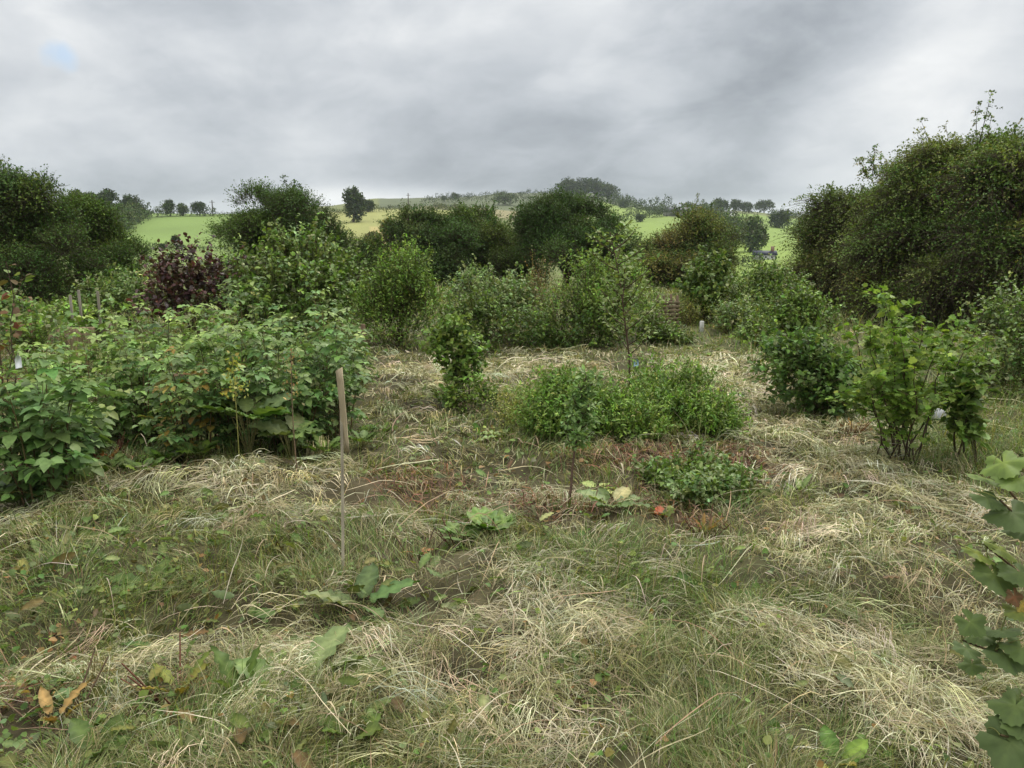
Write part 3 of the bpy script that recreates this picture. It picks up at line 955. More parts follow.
def tree(name, label, lumps, Y, n, m, leaf, L, pal, seed, cat='tree', group=None, base=None, up=.4, gap=.42, tmpl=LEAF4,
         mat=None, trunk_r=.12, tips=0, tip_len=.8, freq=1.0, upn=.7, spread=.8, droop=.15, inner=.45, bark=BARK, lumpy=.5, wid=1.0, sub=11, flat=.75):
    rng = np.random.default_rng(seed)
    lumps = [(c, r / 1.17 * .98) for c, r in lumps]
    C = np.array([l[0] for l in lumps]); R = np.array([l[1] for l in lumps])
    if base is None:
        cx, cy = np.average(C[:, 0], weights=R[:, 0]), np.average(C[:, 1], weights=R[:, 0])
        base = ground_base(cx, cy)
    t = thing(name, tuple(base), label, cat, group)
    wood = Acc(); lf = Acc()
    # trunk with limbs that reach into every part of the crown
    low = base + np.array([0, 0, .25 * max(.5, C[:, 2].max() - base[2])])
    tubes(wood, bez(base[None] - [[0, 0, .15]], (base + low)[None] / 2 + rng.normal(0, .03, (1, 3)), low[None], 5), np.linspace(1.25, .85, 5)[None] * trunk_r, np.array(bark), 8)
    tg = []
    for c, r in lumps:
        for _ in range(4):
            tg.append(c + rsph(rng, 1)[0] * r * .75)
    limbs(wood, rng, low - [0, 0, .1], tg, trunk_r * .55, wob=.25, col=bark)
    n = int(n * 2.7); leaf = leaf * .60
    P, D, bi = shoots(rng, sublumps(rng, lumps, sub, flat), n, L * .8, up, .55, gap * .72, freq, seed, .35)
    P[:, 2] = np.maximum(P[:, 2], base[2] + .08)
    foliage(lf, rng, P, D, L, m, leaf, pal, tmpl, droop, upn, spread, jit=.12, twig=(wood, trunk_r * .045, bark), wid=wid, bough=bi)
    if tips:                                             # long leading shoots that break the outline
        top = [l for l in lumps]
        i = rng.choice(len(top), tips)
        d = rsph(rng, tips); d[:, 2] = np.abs(d[:, 2]) + .35; d = nrm(d)
        P0 = C[i] + R[i] * d * .8
        d2 = nrm(d * .5 + UPV * .7 + rsph(rng, tips) * .35)
        Ls = tip_len * rng.uniform(.5, 1.3, tips)
        P1 = P0 + d2 * Ls[:, None]
        Q = bez(P0, (P0 + P1) / 2 + rng.normal(0, .08, (tips, 3)), P1, 6)
        tubes(wood, Q, np.linspace(1, .3, 6)[None] * np.full((tips, 1), trunk_r * .09), np.array(bark), 4)
        Qd = np.repeat(np.repeat(d2, 5, 0) * .4, 3, 0) + rsph(rng, tips * 15) * .9
        foliage(lf, rng, np.repeat(Q[:, 1:].reshape(-1, 3), 3, 0), nrm(Qd), min(L, .45) * .42, 11, leaf, pal, tmpl, droop, upn, spread, wid=wid)
    wood.build('trunk', M_STEM, t, base)
    lf.build('crown', mat or M_TREE, t, base)
    return t


def shrub(name, label, lumps, n, m, leaf, L, pal, seed, cat='shrub', group=None, base=None, stems=14, stem_r=.008, mat=None, tmpl=LEAF7,
          up=.6, gap=.35, freq=2.2, upn=.7, spread=.75, droop=.1, inner=.2, bark=(.10, .075, .045), tips=0, tip_len=.35, lumpy=.5, wid=1.0, extra=None):
    rng = np.random.default_rng(seed)
    C = np.array([l[0] for l in lumps]); R = np.array([l[1] for l in lumps])
    if base is None:
        base = ground_base(np.average(C[:, 0], weights=R[:, 0]), np.average(C[:, 1], weights=R[:, 0]))
    t = thing(name, tuple(base), label, cat, group)
    wood = Acc(); lf = Acc()
    i = rng.choice(len(lumps), stems)
    d = rsph(rng, stems); d[:, 2] = np.abs(d[:, 2])
    tg = C[i] + R[i] * d * .8
    b = np.repeat(base[None], stems, 0) + rng.normal(0, .05, (stems, 3)) * [1, 1, 0]
    mid = b + (tg - b) * np.array([.35, .35, .6]) + rng.normal(0, .04, (stems, 3))
    Q = bez(b, mid, tg, 7)
    tubes(wood, Q, np.linspace(1, .35, 7)[None] * np.full((stems, 1), stem_r), palette(rng, stems, [bark], .15), 5)
    n = int(n * 1.5)
    P, D, _ = shoots(rng, sublumps(rng, lumps, 9, 1.0) + [(c, r * .62) for c, r in lumps], n, L, up, inner, gap, freq, seed, lumpy)
    P[:, 2] = np.maximum(P[:, 2], base[2] + .03)
    foliage(lf, rng, P, D, L, m, leaf, pal, tmpl, droop, upn, spread, twig=(wood, stem_r * .3, bark), wid=wid)
    if tips:
        tips = int(tips * 2.4); tip_len *= 1.25
        i = rng.choice(len(lumps), tips)
        d = rsph(rng, tips); d[:, 2] = np.abs(d[:, 2]) + .3; d = nrm(d)
        P0 = C[i] + R[i] * d * .72
        d2 = nrm(d * .5 + UPV * .8 + rsph(rng, tips) * .3)
        P1 = P0 + d2 * (tip_len * rng.uniform(.5, 1.3, tips))[:, None]
        Q = bez(P0, (P0 + P1) / 2 + rng.normal(0, .03, (tips, 3)), P1, 6)
        tubes(wood, Q, np.linspace(1, .3, 6)[None] * np.full((tips, 1), stem_r * .5), np.array(bark), 4)
        foliage(lf, rng, Q[:, 1:].reshape(-1, 3), nrm(np.repeat(d2, 5, 0) * .6 + rsph(rng, tips * 5) * .7), L * .35, 4, leaf * .9, pal, tmpl, droop, upn, spread, wid=wid)
    if extra:
        extra(rng, t, base, wood, lf)
    wood.build('stems', M_STEM, t, base)
    lf.build('foliage', mat or M_LEAF, t, base)
    return t


HAW = [(.104, .130, .048), (.078, .110, .039), (.118, .124, .053), (.066, .102, .035), (.112, .108, .050), (.050, .084, .029)]
# ---- the big boundary trees
tree('hedgerow_tree', 'dark broad tree cut off by the left edge of the photo', [lump(0, 232, 62, 52, 20), lump(-50, 215, 60, 55, 20.5), lump(28, 205, 30, 26, 20), lump(45, 268, 50, 34, 19.5),
     lump(-20, 285, 60, 30, 19)], 20, 5200, 7, .095, .42, DARK + OLIVE[:2], 101, tips=12, tip_len=.7, group='hedgerow trees round the plot')
tree('hedgerow_tree', 'mid green rounded tree right of the dark tree at the left edge', [lump(86, 250, 44, 36, 23), lump(112, 270, 32, 30, 22.5), lump(66, 232, 32, 24, 23), lump(84, 285, 50, 24, 22)],
     23, 4600, 7, .10, .42, MID + DARK[:2], 102, tips=8, tip_len=.4, group='hedgerow trees round the plot')
tree('hedgerow_tree', 'dark tree with a pointed bushy top behind the purple shrub', [lump(285, 232, 48, 34, 29), lump(250, 250, 38, 28, 29), lump(312, 250, 33, 30, 29), lump(280, 272, 56, 30, 28), lump(298, 213, 26, 16, 29.5)],
     29, 5600, 7, .115, .5, DARK + MID[:1], 103, tips=10, tip_len=.7, group='hedgerow trees round the plot')
tree('hedgerow_tree', 'low thin tree in the gap between two dark trees', [lump(362, 274, 34, 22, 31), lump(376, 258, 14, 12, 31), lump(348, 258, 16, 14, 31), lump(390, 282, 34, 20, 30)],
     31, 2300, 7, .11, .5, DARK + OLIVE[:2], 104, tips=14, tip_len=.7, gap=.5, group='hedgerow trees round the plot')
tree('hedgerow_tree', 'dark tree with a shaggy top left of the middle', [lump(420, 254, 38, 30, 31), lump(416, 232, 26, 16, 31), lump(448, 236, 20, 14, 31.5), lump(446, 262, 36, 30, 31), lump(428, 280, 44, 24, 30)],
     31, 4600, 7, .12, .5, DARK, 105, tips=8, tip_len=.6, group='hedgerow trees round the plot')
tree('hedgerow_tree', 'flat topped lighter tree between two darker ones in the middle', [lump(482, 248, 46, 26, 33), lump(480, 227, 36, 15, 33.5), lump(505, 250, 36, 30, 33), lump(485, 272, 52, 28, 32)],
     33, 4800, 7, .12, .5, DARK[:2] + MID[:2] + OLIVE[:1], 106, tips=14, tip_len=.6, group='hedgerow trees round the plot')
tree('hedgerow_tree', 'tallest dark tree standing in front of the wooded hilltop', [lump(560, 242, 46, 32, 30), lump(535, 228, 26, 22, 30.5), lump(596, 252, 32, 32, 30), lump(562, 268, 60, 32, 29), lump(566, 213, 26, 17, 30.5), lump(590, 226, 20, 16, 30.5)],
     30, 6200, 7, .115, .5, DARK, 107, tips=8, tip_len=.6, group='hedgerow trees round the plot')
tree('hedgerow_tree', 'brownish open tree with fields showing through its top', [lump(690, 262, 44, 28, 27), lump(696, 240, 30, 22, 27.5), lump(662, 258, 26, 18, 27), lump(688, 284, 50, 22, 26), lump(688, 224, 14, 9, 27.5), lump(718, 262, 18, 16, 27)],
     27, 3700, 7, .10, .5, OLIVE + DARK[:2], 108, tips=10, tip_len=.6, gap=.5, group='hedgerow trees round the plot')
tree('hawthorn_tree', 'olive hawthorn at the left end of the tall hedge on the right', [lump(846, 250, 50, 48, 19), lump(822, 275, 32, 38, 19), lump(868, 222, 40, 28, 19), lump(850, 292, 56, 34, 18.5), lump(888, 188, 30, 20, 19)],
     19, 4600, 11, .095, .75, HAW, 109, tips=12, tip_len=.7, droop=.55, flat=.42, sub=12, up=.15, upn=1.2, freq=1.2, group='hawthorns of the tall hedge')
tree('hawthorn_tree', 'hawthorn with long bare shoots sticking up above the right hedge', [lump(930, 228, 62, 46, 16), lump(908, 262, 60, 44, 16), lump(970, 182, 56, 32, 16), lump(925, 190, 34, 22, 16), lump(920, 296, 62, 38, 15.5), lump(945, 255, 60, 50, 16)],
     16, 5600, 11, .085, .72, HAW, 110, tips=15, tip_len=1.0, droop=.55, flat=.42, sub=12, up=.15, upn=1.2, freq=1.4, group='hawthorns of the tall hedge')
tree('hawthorn_tree', 'dark hawthorn cut off by the right edge of the photo', [lump(1010, 232, 62, 60, 13.5), lump(1060, 220, 70, 62, 13), lump(1000, 290, 60, 42, 13.5), lump(1040, 178, 60, 30, 13.5), lump(1060, 285, 70, 50, 13)],
     13.5, 5600, 11, .08, .70, HAW + DARK[:2], 111, tips=16, tip_len=.8, droop=.55, flat=.42, sub=12, up=.15, upn=1.2, freq=1.6, group='hawthorns of the tall hedge')

# ---- shrubs at the far side of the plot
GR = 'shrubs across the far side of the plot'
shrub('purple_shrub', 'dark purple leaved shrub in front of the left field', [lump(190, 294, 36, 20, 12.5), lump(172, 280, 20, 14, 12.5), lump(214, 286, 22, 16, 12.3), lump(187, 268, 7, 10, 12.5), lump(180, 312, 30, 14, 12.3), lump(205, 312, 26, 14, 12.2)], 300, 7, .08, .28,
      [(.055, .022, .032), (.04, .016, .026), (.08, .03, .035), (.035, .02, .025), (.075, .055, .035), (.06, .075, .035)], 201, mat=M_PURPLE, stem_r=.012, tips=16, tip_len=.35, base=ground_base(px(192, 300, 12.5)[0], 12.5))
shrub('hazel_shrub', 'large bushy hazel left of the tall cut stake', [lump(298, 292, 54, 36, 12.6), lump(262, 300, 34, 30, 12.4), lump(335, 300, 34, 28, 12.4), lump(300, 265, 36, 20, 12.6), lump(300, 318, 62, 24, 12.2)], 1500, 7, .072, .26,
      MID[:2] + FRESH[1:2] + GREY[1:3], 202, tips=40, tip_len=.4, group=GR, stem_r=.012)
shrub('willow_shrub', 'bright green upright bush behind the thin brown post', [lump(400, 308, 36, 40, 11.6), lump(385, 325, 28, 28, 11.4), lump(415, 325, 28, 28, 11.4), lump(402, 285, 26, 22, 11.6)], 1200, 8, .046, .25,
      FRESH + MID[1:2], 203, tips=34, tip_len=.36, group=GR, up=.9, wid=.7)
shrub('young_currant', 'small leafy bush alone in the cut grass, left of the middle', [lump(457, 358, 22, 22, 7.4), lump(462, 383, 18, 16, 7.3), lump(450, 340, 12, 12, 7.4)], 170, 7, .05, .16,
      FRESH[1:] + MID[1:3], 204, tips=14, tip_len=.16, base=ground_base(px(461, 400, 7.4)[0], 7.4), stem_r=.006)
shrub('meadow_shrub', 'low olive bush in front of the dark middle trees', [lump(465, 330, 40, 26, 11.6), lump(490, 338, 36, 20, 11.4)], 620, 7, .05, .2, MID + GREY[1:2], 205, group=GR)
shrub('meadow_shrub', 'pale grey green bush beside the low olive bush', [lump(500, 305, 34, 22, 13), lump(478, 302, 26, 20, 13.2), lump(520, 318, 30, 24, 12.6)], 560, 7, .055, .22, GREY, 206, tips=20, tip_len=.3, group=GR)
shrub('meadow_shrub', 'dense dark bush low behind the path of cut grass', [lump(535, 338, 40, 20, 11.6), lump(560, 330, 40, 26, 12), lump(590, 340, 34, 18, 11.4)], 860, 7, .05, .2, MID[:3] + DARK[3:], 207, group=GR)
shrub('willow_shrub', 'tall light green bush right behind the thin sapling', [lump(600, 310, 46, 32, 12), lump(625, 318, 34, 30, 11.8), lump(580, 322, 34, 26, 11.8), lump(605, 285, 30, 16, 12)], 1500, 8, .046, .26,
      FRESH + MID[1:2], 208, tips=46, tip_len=.35, group=GR, up=.8, wid=.75)
shrub('dock_spikes', 'patch of rusty brown dock seed spikes among green bushes', [lump(543, 300, 16, 16, 12.6), lump(540, 318, 22, 16, 12.6)], 150, 12, .02, .42,
      [(.13, .07, .04), (.16, .10, .05), (.12, .12, .05)], 209, cat='weeds', up=2.2, spread=.5, stems=20, stem_r=.004, gap=.1)
shrub('elder_bush', 'narrow dark bush beside the white marker post', [lump(703, 295, 20, 26, 15), lump(700, 315, 18, 18, 15), lump(712, 280, 14, 14, 15)], 420, 7, .08, .24, MID + GREY[1:2], 210, tips=14, tip_len=.3, group=GR)
shrub('hazel_shrub', 'wide round bush in front of the valley field', [lump(760, 294, 34, 20, 15.5), lump(740, 306, 26, 18, 15), lump(785, 300, 28, 18, 15), lump(765, 281, 18, 9, 15.5)], 1000, 7, .055, .22, MID + GREY[1:3] + FRESH[:1], 211, tips=24, tip_len=.25, group=GR)
shrub('meadow_shrub', 'light green bush at the foot of the tall right hedge', [lump(790, 325, 32, 22, 12), lump(775, 340, 26, 16, 11.5), lump(812, 335, 26, 20, 11.6)], 640, 7, .055, .22, FRESH[1:] + MID, 212, tips=18, tip_len=.25, group=GR)
shrub('meadow_shrub', 'pale weedy bush between the white post and the wide bush', [lump(738, 322, 26, 16, 13.5), lump(720, 330, 20, 14, 13.2)], 330, 7, .05, .22, GREY + OLIVE[:1], 213, group=GR)
shrub('meadow_shrub', 'yellowish bush just right of the slatted bin', [lump(685, 318, 12, 14, 14.6), lump(690, 326, 14, 10, 14.4)], 170, 8, .03, .3, [(.24, .23, .09), (.20, .21, .08), (.16, .19, .06)], 214, up=1.6, spread=.5, group=GR, wid=.5)
shrub('meadow_shrub', 'low green bush hiding the foot of the slatted bin', [lump(650, 338, 20, 12, 12.5), lump(670, 343, 18, 9, 12.3)], 260, 7, .05, .18, MID, 215, group=GR)
shrub('meadow_shrub', 'bush of grey green leaves behind the raised bed', [lump(125, 298, 26, 14, 14), lump(108, 308, 18, 12, 13.5), lump(145, 305, 18, 14, 13.6)], 420, 7, .06, .22, GREY + MID[:1], 216, tips=10, tip_len=.25, group=GR)
shrub('meadow_shrub', 'low bright green bush beside the reddish post', [lump(60, 322, 26, 10, 12.6), lump(35, 326, 22, 10, 12), lump(85, 318, 18, 9, 13)], 360, 7, .06, .2, FRESH + GREY[:1], 217, group=GR)
shrub('meadow_shrub', 'pale leafy bush behind the raspberries at the left edge', [lump(5, 320, 30, 16, 10), lump(30, 340, 30, 14, 9)], 300, 7, .06, .2, GREY + FRESH[:1], 218, group=GR)

# ---- right hand fruit bushes
def sap_leaves(lf, rng, Q, m, leaf, pal, tmpl=LEAF7, t0=.3, spread=.9, wid=1.0, clus=1, upn=.8):
    n, k, _ = Q.shape
    t = (t0 + (1 - t0) * rng.random((n, m)) ** .62) * (k - 1)
    i = np.minimum(t.astype(int), k - 2); f = (t - i)[..., None]
    a = np.arange(n)[:, None]
    P = Q[a, i] * (1 - f) + Q[a, i + 1] * f
    P = np.repeat(P.reshape(-1, 3), clus, 0)
    d = nrm(rsph(rng, len(P)) * [1, 1, .5] * spread + [0, 0, .12])
    P = P + d * leaf * .35
    place_leaves(lf, P, d, nrm(UPV * upn + rsph(rng, len(P)) * .55), leaf * rng.uniform(.55, 1.25, len(P)), palette(rng, len(P), pal, .2), tmpl, wid)


def vase_bush(name, label, base, tips, leaf, pal, seed, m=26, subs=3, tmpl=LOBED13, stem_r=.009, mat=None, t0=.35, cat='shrub', sub_len=.22, group=None):
    rng = np.random.default_rng(seed)
    tg = np.array(tips); n = len(tg)
    t = thing(name, tuple(base), label, cat, group)
    wood, lf = Acc(), Acc()
    b = np.repeat(base[None], n, 0) + rng.normal(0, .06, (n, 3)) * [1, 1, 0] - [0, 0, .04]
    mid = b + (tg - b) * np.array([.55, .55, .5]) + rng.normal(0, .05, (n, 3))
    Q = bez(b, mid, tg, 8)
    Q[:, 1:-1] += rng.normal(0, .012, Q[:, 1:-1].shape)
    tubes(wood, Q, np.linspace(1, .35, 8)[None] * np.full((n, 1), stem_r), palette(rng, n, [(.085, .06, .04)], .12), 6)
    sap_leaves(lf, rng, Q, m, leaf, pal, tmpl, t0)
    for j in range(subs):
        k = rng.integers(3, 7, n)
        s0 = Q[np.arange(n), k]
        dd = nrm(rsph(rng, n) * [1, 1, .5] + [0, 0, .55])
        s1 = s0 + dd * (sub_len * rng.uniform(.6, 1.5, n))[:, None]
        S = bez(s0, (s0 + s1) / 2 + rng.normal(0, .02, (n, 3)), s1, 5)
        tubes(wood, S, np.linspace(.7, .3, 5)[None] * np.full((n, 1), stem_r * .6), palette(rng, n, [(.12, .08, .045)], .12), 4)
        sap_leaves(lf, rng, S, max(5, m // 2), leaf, pal, tmpl, .15)
    wood.build('stems', M_STEM, t, base)
    lf.build('foliage', mat or M_GLOSS, t, base)
    return t


g0 = gp(905, 463)
CURR = [(.12, .185, .045), (.09, .14, .04), (.17, .225, .07), (.07, .11, .035), (.145, .19, .085)]
vase_bush('currant_bush', 'open vase shaped bush with a bright leafy shoot on top', ground_base(*g0[:2]),
          [px(884, 289, 5.3), px(889, 306, 5.2), px(900, 335, 5.1), px(875, 345, 5.5), px(930, 335, 5.5), px(850, 318, 5.5), px(870, 325, 5.0), px(925, 318, 5.2), px(962, 316, 5.5), px(985, 308, 5.7), px(905, 318, 5.7), px(862, 362, 4.9), px(940, 345, 5.0),
           px(885, 350, 5.9), px(915, 365, 4.8), px(858, 385, 5.5), px(950, 360, 5.8)], .050, CURR, 301, m=46, subs=6, stem_r=.0065, t0=.16)
g1 = gp(815, 420)
shrub('currant_bush', 'dense dark rounded bush on the edge of the pale path', [lump(812, 385, 40, 30, 7), lump(835, 395, 30, 26, 6.9), lump(795, 365, 26, 22, 7.2), lump(820, 408, 36, 14, 6.8)], 520, 7, .052, .16,
      [(.06, .10, .035), (.075, .12, .045), (.05, .085, .035), (.10, .145, .07)], 302, tips=22, tip_len=.16, mat=M_GLOSS, base=ground_base(*g1[:2]), tmpl=LEAF7)
g2 = gp(962, 462)
shrub('leafy_sapling', 'narrow drooping leafy sapling right of the vase shaped bush', [lump(964, 408, 13, 28, 5.5), lump(962, 432, 10, 20, 5.4), lump(966, 388, 10, 12, 5.5)], 85, 6, .07, .12,
      [(.075, .12, .04), (.09, .14, .045), (.12, .165, .07)], 303, base=ground_base(*g2[:2]), stems=5, stem_r=.01, droop=.6, cat='sapling')
shrub('tall_weeds', 'grey green weeds growing at the right edge below the hedge', [lump(1010, 340, 30, 30, 8.8), lump(1045, 365, 45, 42, 8), lump(1000, 385, 26, 18, 8)], 480, 7, .05, .25, GREY[1:] + MID[:2], 304, cat='weeds', up=1.0, tips=24, tip_len=.3)

# ---- saplings and weeds in the middle of the plot
def sapling(name, label, base, top, branches, leaf, pal, seed, m=12, lean=(0, 0), r=.011, wid=.8, br_len=.35, t0=.4, cat='sapling', clus=1):
    rng = np.random.default_rng(seed)
    t = thing(name, tuple(base), label, cat)
    wood, lf = Acc(), Acc()
    top = np.array(top)
    mid = (base + top) / 2 + np.array([lean[0], lean[1], 0])
    S = bez(base[None] - [[0, 0, .05]], mid[None], top[None], 10)
    S[:, 1:-1] += rng.normal(0, .006, S[:, 1:-1].shape)
    tubes(wood, S, np.linspace(1, .3, 10)[None] * r, np.array([.10, .065, .045]), 6)
    f = np.linspace(t0, .96, branches); k = f * 9; i = np.minimum(k.astype(int), 8); ff = (k - i)[:, None]
    s0 = S[0, i] * (1 - ff) + S[0, i + 1] * ff
    ph = np.arange(branches) * 2.4 + rng.uniform(-.4, .4, branches)
    d = np.stack([np.cos(ph), np.sin(ph), rng.uniform(.5, 1.1, branches)], -1)
    s1 = s0 + nrm(d) * (br_len * (1.15 - .75 * (f - t0)) * rng.uniform(.7, 1.2, branches))[:, None]
    B = bez(s0, (s0 + s1) / 2 - UPV * .03 + rng.normal(0, .02, (branches, 3)), s1, 6)
    tubes(wood, B, np.linspace(.5, .2, 6)[None] * np.full((branches, 1), r), np.array([.10, .07, .045]), 4)
    sap_leaves(lf, rng, B, m, leaf, pal, LEAF7, .1, wid=wid, clus=clus)
    sap_leaves(lf, rng, S, m, leaf, pal, LEAF7, .6, wid=wid)
    wood.build('stem', M_STEM, t, base)
    lf.build('leaves', M_LEAF, t, base)
    return t


b0 = ground_base(px(632, 400, 7.0)[0], 7.0)
sap = sapling('apple_sapling', 'tall thin sapling rising out of the weed clump', b0, px(610, 232, 7.0), 24, .052, [(.12, .155, .07), (.085, .12, .045), (.15, .18, .095)], 401, m=14, clus=2, br_len=.42, t0=.35, lean=(.09, 0), r=.012)
b1 = gp(566, 508); b1 = ground_base(b1[0], b1[1])
sapling('leaning_sapling', 'short leaning sapling with bluish leaves on a dark bare stem', b1, px(584, 378, 4.75), 20, .042, [(.12, .18, .09), (.10, .16, .07), (.16, .22, .13)], 402, m=24, clus=2, br_len=.13, t0=.48, lean=(.01, 0), r=.011, wid=.7)

WEED = [(.10, .165, .04), (.085, .14, .035), (.125, .19, .05), (.07, .115, .03), (.15, .19, .07)]
GW = 'weed clumps round the thin sapling'
for lab, lp, sd, n in [
        ('leafy green weed clump at the left side of the tall sapling', [(560, 420, 34, 26, 6.3), (545, 432, 24, 18, 6.1)], 411, 420),
        ('tall green weed clump right of the tall sapling', [(660, 408, 42, 26, 6.7), (640, 425, 40, 22, 6.4)], 412, 640),
        ('low spreading green weeds at the right end of the clump', [(700, 430, 28, 18, 6.3), (718, 440, 18, 12, 6.1)], 413, 380),
        ('pale weeds in front of the tall sapling stem', [(605, 430, 30, 22, 6.2), (620, 440, 30, 16, 6.0)], 414, 380)]:
    shrub('weed_clump', lab, [lump(*q) for q in lp], int(n * 1.5), 9, .036, .17, WEED, sd, cat='weeds', group=GW, up=1.2, spread=.6, stems=18, stem_r=.003, bark=(.12, .13, .05), gap=.15, wid=.6, tips=50, tip_len=.2)
shrub('weed_clump', 'grey green low weeds beside the red mulch', [lump(700, 486, 46, 6, 5.0, 1.2), lump(735, 494, 26, 6, 4.8), lump(660, 484, 26, 5, 5.1), lump(690, 496, 30, 5, 4.7)], 240, 7, .045, .10, GREY[1:] + MID[:2], 415, cat='weeds', up=.6, stems=12, stem_r=.003, bark=(.12, .13, .05), gap=.3, wid=.7, tips=16, tip_len=.1)
shrub('weed_clump', 'thin grassy weeds left of the middle weed clump', [lump(520, 418, 24, 16, 6.6), lump(508, 428, 16, 10, 6.4)], 150, 8, .03, .2, [(.16, .18, .07), (.12, .15, .05), (.24, .22, .11)], 416, cat='weeds', up=1.6, spread=.5, stems=12, stem_r=.002, gap=.2, wid=.4)
shrub('weed_clump', 'small weeds at the foot of the young leafy bush', [lump(480, 400, 26, 10, 7.0), lump(445, 402, 18, 8, 7.0)], 130, 7, .035, .12, MID + FRESH[:1], 417, cat='weeds', up=.8, stems=10, stem_r=.002, gap=.3)

# ------------------------------------------------------------------ far fields: hedges, trees, houses, poles
def on_hill(u, v, rmin=70, rmax=1500):
    r = np.geomspace(rmin, rmax, 900)
    a = (u - 512) / 788
    Y = r / math.sqrt(1 + a * a); X = a * Y
    z = H(X, Y)
    el = (z - EYE) / Y
    vv = 384 - F_PX * np.tan(np.arctan(el) + PITCH)
    k = np.nonzero(vv <= v)[0]
    i = k[0] if len(k) else int(np.argmin(vv))
    return np.array([X[i], Y[i], z[i]])


FAR_T = [(.026, .040, .018), (.034, .050, .021), (.022, .034, .016), (.044, .060, .025)]
FAR_P = [(.065, .085, .045), (.05, .07, .037), (.075, .095, .052)]
FAR_O = [(.08, .08, .032), (.065, .075, .028), (.09, .085, .04)]


def far_tree(label, u, vb, wpx, hpx, pal, seed, rmin=70, group='trees on the far hills', n=620, clear=.0, name='distant_tree', sparse=.15):
    rng = np.random.default_rng(seed)
    b = on_hill(u, vb, rmin)
    s = b[1] / F_PX * 1.02
    w, h = wpx * s / 2 * 1.02, hpx * s * .95
    t = thing(name, tuple(b), label, 'tree', group)
    wood, lf = Acc(), Acc()
    tubes(wood, np.linspace(b - [0, 0, .4], b + [0, 0, h * .55], 5)[None], np.linspace(1.2, .6, 5)[None] * h * .035, np.array(BARK), 6)
    lumps = []
    for k in range(6):
        d = rsph(rng, 1)[0]
        lumps.append((b + np.array([d[0] * w * .5, d[1] * w * .5, h * (.5 + .22 * d[2])]), np.array([w * .62, w * .62, h * .36])))
    limbs(wood, rng, b + [0, 0, h * .2], [c for c, _ in lumps], h * .02, wob=h * .03)
    P, D, _ = shoots(rng, lumps, n, h * .1, .4, .4, sparse, 6 / h, seed)
    foliage(lf, rng, P, D, h * .11, 6, h * .085, pal, LEAF4, .1)
    wood.build('trunk', M_STEM, t, b); lf.build('crown', M_FAR, t, b)
    return t


def hedge(label, pts, hpx, pal, seed, rmin=70, wid=1.0, n_per=40, rough=.5):
    rng = np.random.default_rng(seed)
    Q = np.array([on_hill(u, v, rmin) for u, v in pts])
    d = np.linalg.norm(np.diff(Q, axis=0), axis=1); cum = np.concatenate([[0], np.cumsum(d)])
    hgt = 1.05 * hpx * np.mean(Q[:, 1]) / F_PX
    m = int(np.clip(cum[-1] / (hgt * .6), 5, 90))
    s = np.linspace(0, cum[-1], m)
    C = np.stack([np.interp(s, cum, Q[:, k]) for k in range(3)], -1)
    C[:, :2] += rng.normal(0, hgt * .12, (m, 2)); C[:, 2] = H(C[:, 0], C[:, 1])
    lumps = []
    for c in C:
        k = 1 + rough * rng.normal() * .6
        k = np.clip(k, .55, 1.9)
        lumps.append((c + [0, 0, hgt * .42 * k], np.array([hgt * .55 * wid, hgt * .55 * wid, hgt * .52 * k])))
    P, D, _ = shoots(rng, lumps, m * n_per, hgt * .15, .4, .3, .2, 3 / hgt, seed)
    a = Acc()
    foliage(a, rng, P, D, hgt * .2, 5, hgt * .13, pal, LEAF4, .1)
    o = a.build('hedge', M_FAR, None, C[0])
    return tag(o, label, 'hedge', 'field hedges on the far hills')


hedge('straight dark hedge along the foot of the left pasture', [(150, 249), (195, 251), (235, 251)], 6, FAR_T, 501, 100)
hedge('low hedge on the skyline right of the left telegraph pole', [(205, 216), (225, 216.5), (250, 216)], 3.5, FAR_T, 502, 250)
hedge('thick hedge on the skyline behind the left pasture', [(140, 219), (165, 216.5), (195, 216), (212, 216)], 9, FAR_T + FAR_P[:1], 503, 250)
hedge('hedge of tall bushes running up the left side of the left pasture', [(118, 236), (128, 228), (138, 222), (146, 218)], 14, FAR_T + FAR_P, 504, 150)
hedge('hedge along the top of the yellow meadow', [(335, 215), (380, 212), (430, 211), (470, 211)], 5, FAR_O + FAR_T, 505, 250)
hedge('broken hedge below the ridge top in the middle', [(425, 203), (470, 202), (520, 201), (555, 200)], 5, FAR_T, 506, 480, rough=.9)
hedge('hedge on the ridge skyline left of the wooded hilltop', [(438, 199), (480, 197.5), (520, 196), (552, 194)], 3.5, FAR_T, 507, 600, rough=.9)
hedge('hedge sloping down the skyline right of the wooded hilltop', [(612, 204), (630, 209), (650, 213), (668, 215)], 9, FAR_T, 508, 420, rough=.8)
hedge('hedge between the two bright green fields right of the middle', [(612, 222), (635, 219), (660, 217), (690, 215)], 6, FAR_T, 509, 330, rough=.7)
hedge('skyline hedge between the long barn and the row of round trees', [(672, 214), (695, 214), (718, 214)], 8, FAR_T, 510, 420, rough=.8)
hedge('thick hedge running down towards the slate roofed house', [(700, 216), (716, 224), (728, 234), (738, 246)], 12, FAR_T + FAR_P[:1], 511, 150, rough=.7)
hedge('hedge across the slope above the right hand valley field', [(742, 224), (768, 227), (800, 229), (830, 230)], 8, FAR_T, 512, 230, rough=.6)
hedge('hedge on the skyline left of the tall right hedge', [(770, 218), (800, 219), (840, 220)], 6, FAR_T, 513, 450, rough=.6)
hedge('overgrown hedge in the valley below the pale round trees', [(728, 262), (745, 266), (762, 268)], 10, FAR_T + FAR_P[:1], 514, 110, rough=.7)

